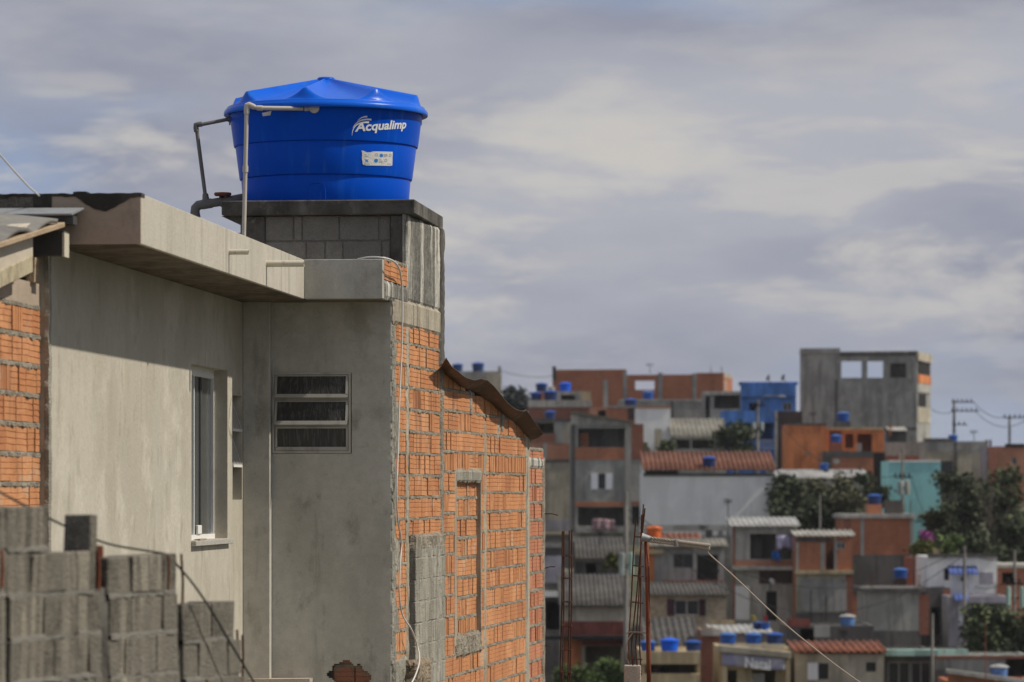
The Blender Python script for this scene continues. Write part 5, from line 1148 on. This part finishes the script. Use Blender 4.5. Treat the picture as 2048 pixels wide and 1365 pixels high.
H('roof_upper', 'grey house with a dark corrugated roof below the open-terrace house', 1148, 1256, 1119, 232, FGD, [('hole', 1172, 1128, 1192, 1152), ('bar', 1148, 1119, 1256, 1124, FG, 'beam', .06)], ('mono', 1118, 1076, 7, FFIB, .26, .04, .2), depth=8)
H('left_grey', 'grey layered house wall between the near brick wall and the rebar cage', 1078, 1150, 1083, 228, FGD, [('bar', 1078, 1086, 1128, 1096, FG, 'slab_edge', .1), ('bar', 1078, 1112, 1128, 1166, FLI, 'plaster_panel', .05), ('bar', 1078, 1183, 1126, 1194, FWH, 'slab_edge', .3), ('hole', 1092, 1204, 1120, 1260)], depth=6)
H('roof_lower', 'beige and red washed house under a long dark corrugated roof behind the rebar cage', 1124, 1258, 1213, 212, FBE, [('bar', 1124, 1243, 1258, 1271, FRED, 'painted_band', .04), ('bar', 1085, 1271, 1262, 1278, FBK, 'canopy', 1.2), ('hole', 1170, 1292, 1242, 1360), ('bar', 1163, 1281, 1246, 1291, FRED, 'lintel', .06), ('bar', 1130, 1279, 1162, 1400, FOR, 'pillar', .06), ('bar', 1124, 1279, 1131, 1400, FB2, 'pillar', .05)], ('mono', 1212, 1150, 8, FFIB, .26, .04, .2), depth=9)
H('yellow_box', 'small yellowish box hut seen through the rebar cage', 1126, 1147, 1140, 224, FBE, [('bar', 1126, 1152, 1147, 1158, FGD, 'beam', .04)], depth=2, name='hut')
H('stone_house', 'stone-clad house with plum shutters under a dark corrugated roof', 1298, 1452, 1191, 220, FST, [('win', 1349, 1200, 1398, 1231), ('bar', 1334, 1199, 1349, 1232, FSHP, 'shutter', .06), ('bar', 1398, 1199, 1411, 1232, FSHP, 'shutter', .06)], ('mono', 1191, 1166, 6, FFIB, .26, .04, .2), depth=7)
H('shade_gap', 'black box added as the shadow gap between the stone house and the laundry house', 1444, 1468, 1096, 256, FBK, depth=5)  # near-black block stands in for the shadow between the houses
H('corrugated_shed', 'shed with a steep striped corrugated roof behind the yellow balcony house', 1292, 1397, 1304, 203, FB2, (), ('mono', 1302, 1237, 8, FFIB, .36, .06, .1), depth=8, name='shed', cat='shed')
H('white_sheet_house', 'low house with a bright sunlit sheet roof above the banner house', 1421, 1542, 1268, 208, FG, [('bar', 1421, 1240, 1470, 1250, FTAN, 'fence_panel', .05)], ('mono', 1266, 1250, 4, FMET, .35, .03, .1), depth=5)
T('dark-blue water tank on the sunlit sheet roof, nearer the banner', 1514, 20, 'white_sheet_house', 1.5, 'n'); T('blue water tank on the sunlit sheet roof, nearer the service cable', 1530, 21, 'white_sheet_house', 1.2)
H('back_grey', 'dirty grey house walls behind the beige tiled house', 1574, 1748, 1252, 213, FGD, [('hole', 1600, 1258, 1630, 1290), ('bar', 1628, 1252, 1660, 1275, FG, 'plaster_panel', .05), ('bar', 1574, 1238, 1620, 1254, FRED, 'parapet', .05)], depth=6)
T('covered lilac grey water tank on the dirty grey house', 1695, 34, 'back_grey', .7, 'l')
H('yellow_balcony', 'yellow-beige balcony house with three blue tanks on its roof', 1280, 1400, 1303, 193, FTAN, [('hole', 1290, 1329, 1396, 1347), ('bar', 1280, 1303, 1400, 1328, FTAN, 'parapet', .4), ('bar', 1280, 1348, 1400, 1375, FTAN, 'parapet', .45), ('in', 1325, 1329, 1336, 1347, FBK, 'door'), ('in', 1312, 1336, 1318, 1347, FRED, 'flower_pot')], depth=6)
T('blue water tank with pale logo on the yellow balcony house, closest to the rusty pipe', 1296, 34, 'yellow_balcony', .4); T('vivid blue water tank in the middle of the yellow balcony roof', 1339, 40, 'yellow_balcony', .2, 'v'); T('dark-blue water tank at the end of the yellow balcony roof beside the banner house', 1386, 34, 'yellow_balcony', .5, 'n')
H('brown_gap', 'brown house end between the yellow balcony and the banner house', 1402, 1440, 1262, 201, FB2, [('bar', 1402, 1258, 1440, 1272, FGL, 'slab_edge', .2)], depth=5)
h = H('banner_house', 'tan house with a lilac banner under its pale roof slab', 1438, 1578, 1296, 194, FTAN, [('hole', 1453, 1341, 1474, 1400), ('hole', 1505, 1341, 1551, 1400), ('poly', [(1436, 1290), (1580, 1304), (1580, 1315), (1436, 1302)], FBE, 'roof_slab', .9), ('bar', 1443, 1332, 1453, 1400, FTAN, 'pillar', .6), ('bar', 1570, 1318, 1579, 1400, FTAN, 'pillar', .6), ('in', 1506, 1349, 1532, 1400, FWH, 'curtain'), ('bar', 1438, 1288, 1570, 1297, FBE, 'parapet', .02)], depth=6)
for p, k, l in ((1456, 'b', 'closest to the yellow balcony'), (1507, 'b', 'second from the yellow balcony'), (1549, 'n', 'third from the yellow balcony')): T('blue water tank above the lilac banner, '+l, p, 36, 'banner_house', .9, k, zoff=.15)
bn = thing('banner', 'lilac cloth banner with pale lettering hung on the tan house', 'banner', W(1507, 1342, 193.2))
m = MB(); vs = []; n = 40
for i in range(n+1):
    for j in range(5):
        u, v = i/n, j/4; x = 1444+(1570-1444)*u; y0 = 1305+13*u; y1 = 1331+11*u
        q = W(x, y0+(y1-y0)*v, 193.3); vs.append((q.x, q.y+.05*math.sin(u*19+v*2), q.z))
m.add(vs, [(i*5+j, (i+1)*5+j, (i+1)*5+j+1, i*5+j+1) for i in range(n) for j in range(4)], raw=True)
m.build('cloth', pmat('banner_cloth', (.30, .29, .42), .8, [((.9, .9, .9), .45, .6, (.5, .48, .52), .7), ((1.6, 1.6, 1.6), .5, .66, (.2, .2, .3), .7)], 0, fine=0), bn, smooth='all', solid=.01)
cu = bpy.data.curves.new('banner_text', 'FONT'); cu.body = 'Natal'; cu.size = .72; cu.offset = .02; cu.extrude = .008
to = bpy.data.objects.new('banner_text', cu); COL.objects.link(to); dg = bpy.context.evaluated_depsgraph_get(); dg.update()
me = bpy.data.meshes.new_from_object(to.evaluated_get(dg)); q = W(1489, 1334, 193.15); m = MB()
m.add([(q.x+v.co.x*.85, q.y-v.co.z-.01, q.z+v.co.y-.1*v.co.x) for v in me.vertices], [tuple(p.vertices) for p in me.polygons], raw=True); COL.objects.unlink(to); bpy.data.objects.remove(to)
m.build('lettering', FWH, bn)
H('beige_tiled', 'beige house with an orange tile roof edge and one white shutter', 1590, 1768, 1308, 195, FBE, [('win', 1636, 1327, 1657, 1359, FDK), ('bar', 1615, 1326, 1636, 1360, FSHW, 'shutter', .06), ('win', 1732, 1325, 1752, 1344, FDK)], ('mono', 1305, 1284, 5, FTILO, .36, .06, .12), depth=7)
H('shop', 'grey glazed shop front under a mint edge at the bottom of the photo', 1770, 1870, 1302, 197, FGD, [('bar', 1768, 1299, 1872, 1311, FMINT, 'awning_edge', .8), ('win', 1776, 1324, 1820, 1380, FG), ('win', 1822, 1324, 1862, 1380, FG)], None, depth=6)
H('mint_edge', 'low mint-edged house behind the grey bottom wall', 1872, 1935, 1300, 203, FGD, [('bar', 1872, 1299, 1935, 1310, FMINT, 'roof_edge', .3)], depth=4)
H('bottom_grey', 'long grey house wall with a dark doorway at the bottom of the photo', 1868, 2070, 1314, 199, FG, [('hole', 2012, 1318, 2060, 1400), ('bar', 1868, 1312, 2070, 1318, FB2, 'coping', .06), ('bar', 1868, 1340, 1905, 1400, FGD, 'dark_wall', .03)], depth=6)  # darker grey panel at the lower end of the wall
h = H('low_brick', 'low brick house with a sloping slab roof at the bottom edge of the photo', 1894, 2070, 1362, 189, FB1, [('poly', [(1892, 1338), (2070, 1362), (2070, 1371), (1892, 1346)], FGL, 'roof_slab', .5), ('poly', [(1896, 1346), (1990, 1358), (1990, 1364), (1896, 1364)], FB1, 'gable', .05)], depth=4)
T('faded light blue ribbed water tank on the low brick house at the bottom edge', 1998, 40, 'low_brick', .9, 'l', zoff=.12)

# ---- vegetation ------------------------------------------------------------------------
TR = 'trees on the hillside'
tree('hazy bluish tree on the ridge just past the rusty roof sheet', 1026, 840, 772, 66, 440, L7, group=TR, leafs=.45)
tree('dark green street tree before the lower blue house', 1468, 925, 836, 98, 318, L1, group=TR)
tree('dark broad tree between the white wall and the orange house, tallest of its clump', 1592, 1060, 925, 115, 284, L1, group=TR, dens=1.3, leafs=.28)
tree('olive rounded tree in the middle of the clump below the orange house', 1665, 1060, 936, 120, 280, L4, group=TR, dens=1.3, leafs=.28)
tree('dark tree of the clump standing against the turquoise gable', 1742, 1040, 930, 78, 286, L1, group=TR, dens=1.2)
tree('low dark tree above the laundry house roof', 1615, 1080, 988, 130, 272, L1, group=TR, dens=1.2, leafs=.28)
tree('low olive tree above the fringe brick house', 1700, 1075, 985, 110, 271, L4, group=TR, dens=1.1)
tree('large dark tree touching the turquoise gable on its street side', 1915, 1110, 934, 120, 279, L1, group=TR, dens=1.4, leafs=.3)
tree('large dark tree at the photo edge below the orange brick house', 2010, 1105, 926, 140, 283, L2, group=TR, dens=1.4, leafs=.3)
tree('dark tree low behind the turquoise gable and the awning house', 1880, 1115, 1000, 95, 268, L1, group=TR, dens=1.2)
tree('dark tree low above the awning house roof at the photo edge', 2035, 1140, 1030, 120, 262, L1, group=TR, dens=1.2)
tree('bare pale-branched tree standing before the dark trees at the photo edge', 1985, 1125, 960, 105, 262, L4, group=TR, bare=True)
tree('dark bush filling the space above the white awning house', 1950, 1150, 1060, 130, 257, L1, 'bush', 'bush', dens=1.2, group='shrubs on the hillside')
SH = 'shrubs on the hillside'
tree('yellow-green shrub above the awning house, beside the dark brick house', 1850, 1130, 1078, 58, 249, L3, 'shrub', 'shrub', group=SH, leafs=.2)
tree('bright green shrub above the roof edge of the awning house', 1898, 1128, 1070, 62, 251, L5, 'shrub', 'shrub', group=SH, leafs=.2)
tree('pink flowering bougainvillea beside the big red brick house', 1852, 1098, 1060, 30, 254, L6, 'shrub', 'shrub', group=SH, leafs=.16)
tree('leafy green shrub hanging by the transformer pole near the dark corrugated roofs', 1228, 1150, 1098, 36, 226, L3, 'shrub', 'shrub', group=SH, leafs=.18)
tree('small green shrub at the foot of the white gable wall', 1333, 916, 880, 40, 302, L2, 'shrub', 'shrub', group=SH, leafs=.2)
tree('low grey-green shrub beside the gatepost under the white gable wall', 1290, 915, 886, 40, 303, L4, 'shrub', 'shrub', group=SH, leafs=.2)
tree('rounded bright green bush at the bottom edge beside the near brick wall', 1140, 1420, 1314, 110, 197, L5, 'bush', 'bush', group=SH, leafs=.15, dens=2.0)
tree('rounded bright green bush at the bottom edge beside the concrete stub', 1212, 1420, 1312, 96, 199, L5, 'bush', 'bush', group=SH, leafs=.15, dens=2.0, seed=4)
tree('dense dark green tree at the photo edge before the lilac-grey house', 1992, 1345, 1212, 150, 216, L2, group=TR, dens=1.6, leafs=.26)
tree('dark tree overlapping the photo edge above the faded ribbed tank', 2055, 1340, 1225, 110, 213, L1, group=TR, dens=1.4, leafs=.26)
# ---- poles and lines ---------------------------------------------------------------------
pole('tall ridge pole with three crossarms beside the grey ridge building', 1908, 800, 890, 384, 6.5, [(1903, 1948, 805), (1902, 1958, 823), (1904, 1935, 850)])
pole('ridge pole with one crossarm at the photo edge', 2019, 833, 900, 366, 6, [(2006, 2056, 836)])
pole('street pole with lamp and boxes in front of the blue house', 1515, 800, 930, 322, 6.5, [(1502, 1530, 812)], [(1503, 846, 1511, 862, FTRF), (1519, 846, 1527, 862, FTRF)], (1560, 793, 806))
dish('white satellite dish on the street pole before the blue house', 1502, 870, 14, 320.5, FWH, (.1, -.95, .25), .5)
pole('pole with transformer in front of the turquoise gable', 1805, 897, 1010, 284, 6, [(1788, 1824, 955)], [(1794, 963, 1806, 990, FTRF), (1808, 962, 1818, 990, FGL)])
pole('thick concrete pole with twin transformers beside the dark corrugated roofs', 1252, 985, 1290, 206, 9.5, [], [(1237, 1106, 1250, 1152, FTRF), (1256, 1106, 1267, 1150, FMINT)])
pole('plain concrete pole in front of the white awning house', 1929, 1092, 1260, 226, 7.5)
pole('pole with twin mint transformers at the photo edge', 2029, 1100, 1260, 223, 7, [(2012, 2046, 1168)], [(2011, 1174, 2020, 1218, FMINT), (2038, 1174, 2047, 1218, FMINT)])
pole('slim grey post between the shop front and the bottom grey wall', 1865, 1228, 1345, 192, 6, name='post', cat='post')
pole('slim pale post among the clump of trees below the orange house', 1640, 988, 1070, 262.5, 4, name='post', cat='post')
pole('thin rusty post on the low brick house beside the faded tank', 1971, 1240, 1370, 188, 2.2, name='post', cat='post', mat=FRED)
pole('thin dark post on the roller-wall brick house', 1622, 1180, 1270, 240, 3, name='post', cat='post', mat=FDK)
pole('thin dark post in front of the roller wall, nearer the pale block house', 1652, 1192, 1270, 240, 3.2, name='post', cat='post', mat=FDK)
def fcable(label, p, q, sag, r=.03):
    p, q = Vector(p), Vector(q); cable('power_line', label, [p+(q-p)*t-Vector((0, 0, sag*4*t*(1-t))) for t in (0, .2, .4, .6, .8, 1)], r, FDK, 3, 'power line')
fcable('power line between the two ridge poles, upper strand', W(1948, 806, 384), W(2010, 835, 366), .5); fcable('power line between the two ridge poles, lower strand', W(1952, 825, 384), W(2056, 838, 366), 1.1)
fcable('power line from the grey ridge building to the tall ridge pole', W(1862, 818, 408), W(1904, 824, 384), .3)
fcable('faint power line over the ridge past the rusty roof sheet', W(1000, 741, 428), W(1112, 752, 404), .4, .025)
fcable('power line from the street pole to the pole at the turquoise gable', W(1530, 812, 322), W(1790, 953, 284), 2.0, .025)
fcable('power line across the dark trees to the mint transformer pole', W(1822, 955, 284), W(2014, 1166, 223), 3.0, .025)

# ---- rooftop clutter ---------------------------------------------------------------------
def antenna(label, px, yt, yb, Y, wpx=14, n=6):
    p, q = W(px, yb, Y), W(px, yt, Y); t = thing('tv_antenna', label, 'antenna', p, 'television antennas on the hillside roofs')
    m = MB(); m.tube([p, q], .03, 6, raw=True); m.build('mast', FDK, t)
    r = wpx*Y/F/2; m = MB(); m.tube([q+Vector((-r, 0, -.1)), q+Vector((r, .2, -.1))], .02, 5, raw=True)
    for i in range(n):
        x = -r+2*r*i/(n-1); l = .18+.3*(1-i/n); m.tube([q+Vector((x, -l, -.1+.0)), q+Vector((x, l, -.1)), q+Vector((x, l, .0))], .015, 4, raw=True); m.tube([q+Vector((x, 0, -.1-l*.5)), q+Vector((x, 0, -.1+l*.5))], .015, 4, raw=True)
    m.build('aerial', FDK, t)
for a_ in (('thin television antenna on the grey roof clutter beside the laundry house', 1456, 1000, 1073, 250), ('television antenna above the roof of the stone-clad house', 1432, 1140, 1170, 222), ('television antenna on the white slab roof of the big brick house', 1712, 1003, 1027, 264), ('television antenna over the white awning house roof', 1880, 1082, 1109, 241),
    ('television antenna on the ridge brick building skyline', 1300, 728, 748, 406), ('television antenna on the dark corrugated roof beside the thick concrete pole', 1200, 1062, 1090, 236), ('television antenna on the grey windowed house behind the cable bracket', 1406, 1052, 1082, 238), ('television antenna above the orange painted house', 1626, 826, 848, 334), ('television antenna on the beige tiled house at the bottom', 1688, 1262, 1294, 198), ('television antenna on the wide beige house by the ridge pole', 1948, 862, 883, 353)):
    antenna(*a_)
for i, (h, px0, px1, y, lb) in enumerate((('pale_block', 1742, 1838, 1180, 'the pale block-walled house'), ('big_brick', 1806, 1822, 1030, 'the big red brick house'), ('ridge_brick', 1420, 1444, 748, 'the ridge brick building'), ('lilac_house', 1990, 2014, 1190, 'the lilac-grey house'), ('grey_band', 1822, 1848, 884, 'the grey plastered house above the turquoise gable'))):
    hh = HS[h]; rn = random.Random(i)
    for px in (px0, px0+3, px1-3, px1):
        aa = onpl(hh.fr, px, -.3); m = MB(hh.fr); m.tube([(aa, -.3, hh.top-.1), (aa+.02, -.3, hh.top+.35), (aa+rn.uniform(-.12, .12), -.3, hh.top+rn.uniform(.7, 1.1))], .022, 5)
        m.build('starter_bar', M_RUST, hh.root)
cloth('laundry_shirt', 'pale yellow laundry hanging before the dirty grey house walls', 'laundry', 1503, 1232, 1512, 1243, 209, far('cloth_yellow', (.5, .42, .12)))
cloth('laundry_shirt', 'red laundry hanging beside the tanks above the lilac banner', 'laundry', 1527, 1232, 1535, 1244, 209, far('cloth_red', (.45, .06, .08)))
fcable('power line drooping from the thick concrete pole to the plain pole by the awning house', W(1256, 1020, 206), W(1927, 1098, 226), 3.2, .022)
fcable('power line from the plain pole by the awning house to the mint transformer pole', W(1931, 1098, 226), W(2028, 1108, 223), .5, .022)
fcable('second power line strand from the thick concrete pole, slung lower', W(1256, 1035, 206), W(1927, 1112, 226), 4.2, .022)
HAZE = .00009
# ================================================================== light, sky, camera
phi, el = rad(-4.6), rad(47.5)
ts = Vector((math.cos(el)*math.cos(phi), math.cos(el)*math.sin(phi), math.sin(el)))
sun = bpy.data.lights.new('sun', 'SUN'); sun.energy = 3.8; sun.angle = rad(1.0); sun.color = (1, .93, .80)
so = bpy.data.objects.new('sun', sun); COL.objects.link(so); so.location = (60, 10, 60); so.rotation_euler = ts.to_track_quat('Z', 'Y').to_euler()
w = bpy.data.worlds.new('World'); sc.world = w; w.use_nodes = True
nt = w.node_tree; N = nt.nodes; L = nt.links; bg = N['Background']
sky = N.new('ShaderNodeTexSky'); sky.sky_type = 'NISHITA'; sky.sun_disc = False; sky.sun_elevation = el; sky.sun_rotation = rad(90)-phi; sky.dust_density = 1.5
tc = N.new('ShaderNodeTexCoord')
def noi(scale, detail=6, rough=.55, loc=(0, 0, 0), dist=0.):
    mp = N.new('ShaderNodeMapping'); mp.inputs['Scale'].default_value = scale; mp.inputs['Location'].default_value = loc
    L.new(tc.outputs['Generated'], mp.inputs['Vector'])
    no = N.new('ShaderNodeTexNoise'); no.inputs['Scale'].default_value = 1; no.inputs['Detail'].default_value = detail; no.inputs['Roughness'].default_value = rough; no.inputs['Distortion'].default_value = dist
    L.new(mp.outputs[0], no.inputs['Vector']); return no.outputs['Fac']
def mr(f, a, b, k0=0., k1=1.):
    m = N.new('ShaderNodeMapRange'); m.interpolation_type = 'SMOOTHSTEP'; m.inputs['From Min'].default_value = a; m.inputs['From Max'].default_value = b; m.inputs['To Min'].default_value = k0; m.inputs['To Max'].default_value = k1
    L.new(f, m.inputs['Value']); return m.outputs[0]
def mix(f, A, B):
    m = N.new('ShaderNodeMix'); m.data_type = 'RGBA'; L.new(f, m.inputs['Factor'])
    for s, v in (('A', A), ('B', B)):
        if isinstance(v, tuple): m.inputs[s].default_value = (*v, 1)
        else: L.new(v, m.inputs[s])
    return m.outputs['Result']
sc_ = N.new('ShaderNodeVectorMath'); sc_.operation = 'SCALE'; sc_.inputs['Scale'].default_value = .1; L.new(sky.outputs[0], sc_.inputs[0])
# stacked stratocumulus: a grey-blue deck, paler cream banks, a few thin gaps where blue shows
deck = mix(mr(noi((4, 4, 13), 5, .5, (1.2, 0, 3)), .36, .62), (.20, .214, .28), (.345, .353, .395))
gap = mr(noi((5, 5, 18), 4, .5, (7.3, 2, 1.4)), .50, .64, 0, .75)
c1 = mix(gap, deck, (.235, .30, .43))
bank = mr(noi((9, 9, 30), 8, .64, (3.15, 5, 9.2), .3), .505, .64, 0, .72)
sz = N.new('ShaderNodeSeparateXYZ'); L.new(tc.outputs['Generated'], sz.inputs[0])
zz_ = sz.outputs[2]
band = N.new('ShaderNodeMath'); band.operation = 'MULTIPLY'; L.new(mr(zz_, .02, .06, .25, 1), band.inputs[0]); L.new(mr(zz_, .088, .118, 1, .22), band.inputs[1])
def mul(f):
    m = N.new('ShaderNodeMath'); m.operation = 'MULTIPLY'; L.new(f, m.inputs[0]); L.new(band.outputs[0], m.inputs[1]); return m.outputs[0]
c2 = mix(mul(bank), c1, (.48, .46, .43))
bank2 = mr(noi((14, 14, 62), 6, .58, (9.1, 2.2, 4.3), .3), .515, .63, 0, .6)
c25 = mix(mul(bank2), c2, (.47, .45, .42))
veil = mr(noi((22, 22, 70), 6, .6, (0, 4, 2)), .48, .68, 0, .3)
c3 = mix(veil, c25, (.38, .38, .40))
sp = N.new('ShaderNodeSeparateXYZ'); L.new(tc.outputs['Generated'], sp.inputs[0])
low = mr(sp.outputs[2], -.02, .05, .55, 0)
c4 = mix(low, c3, (.325, .35, .39))
clouds = mix(mr(noi((3, 3, 8), 3), .3, .34, .9, 1.0), sc_.outputs[0], c4)
L.new(clouds, bg.inputs['Color']); bg.inputs['Strength'].default_value = 1.26
hb = MB(); hb.box(-1420, 1420, -420, 2020, -96, 34)
if HAZE:
    hm = bpy.data.materials.new('haze_air'); hm.use_nodes = True; hn = hm.node_tree; hn.nodes.remove(hn.nodes['Principled BSDF'])
    pv = hn.nodes.new('ShaderNodeVolumePrincipled'); pv.inputs['Color'].default_value = (.85, .88, .93, 1); pv.inputs['Density'].default_value = HAZE; pv.inputs['Anisotropy'].default_value = .2
    hn.links.new(pv.outputs[0], hn.nodes['Material Output'].inputs['Volume'])
    ho = hb.build('haze', hm, None); ho['kind'] = 'stuff'; ho['label'] = 'thin pale haze in the air over the valley and hillside'
cam = bpy.data.cameras.new('camera'); co = bpy.data.objects.new('camera', cam); COL.objects.link(co)
co.location = (0, 0, 0); co.rotation_euler = (rad(90), 0, 0); cam.sensor_width = 36; cam.lens = 135
cam.shift_y = (985-682.5)/2048; cam.clip_start = .5; cam.clip_end = 20000
cam.dof.use_dof = True; cam.dof.focus_distance = 35.5; cam.dof.aperture_fstop = 3.3
sc.camera = co
sc.render.engine = 'CYCLES'; sc.cycles.use_denoising = True
sc.cycles.max_bounces = 6; sc.cycles.diffuse_bounces = 3; sc.cycles.glossy_bounces = 3
vs_ = sc.view_settings; vs_.view_transform = 'Standard'; vs_.look = 'None'; vs_.exposure = 0; vs_.gamma = 1
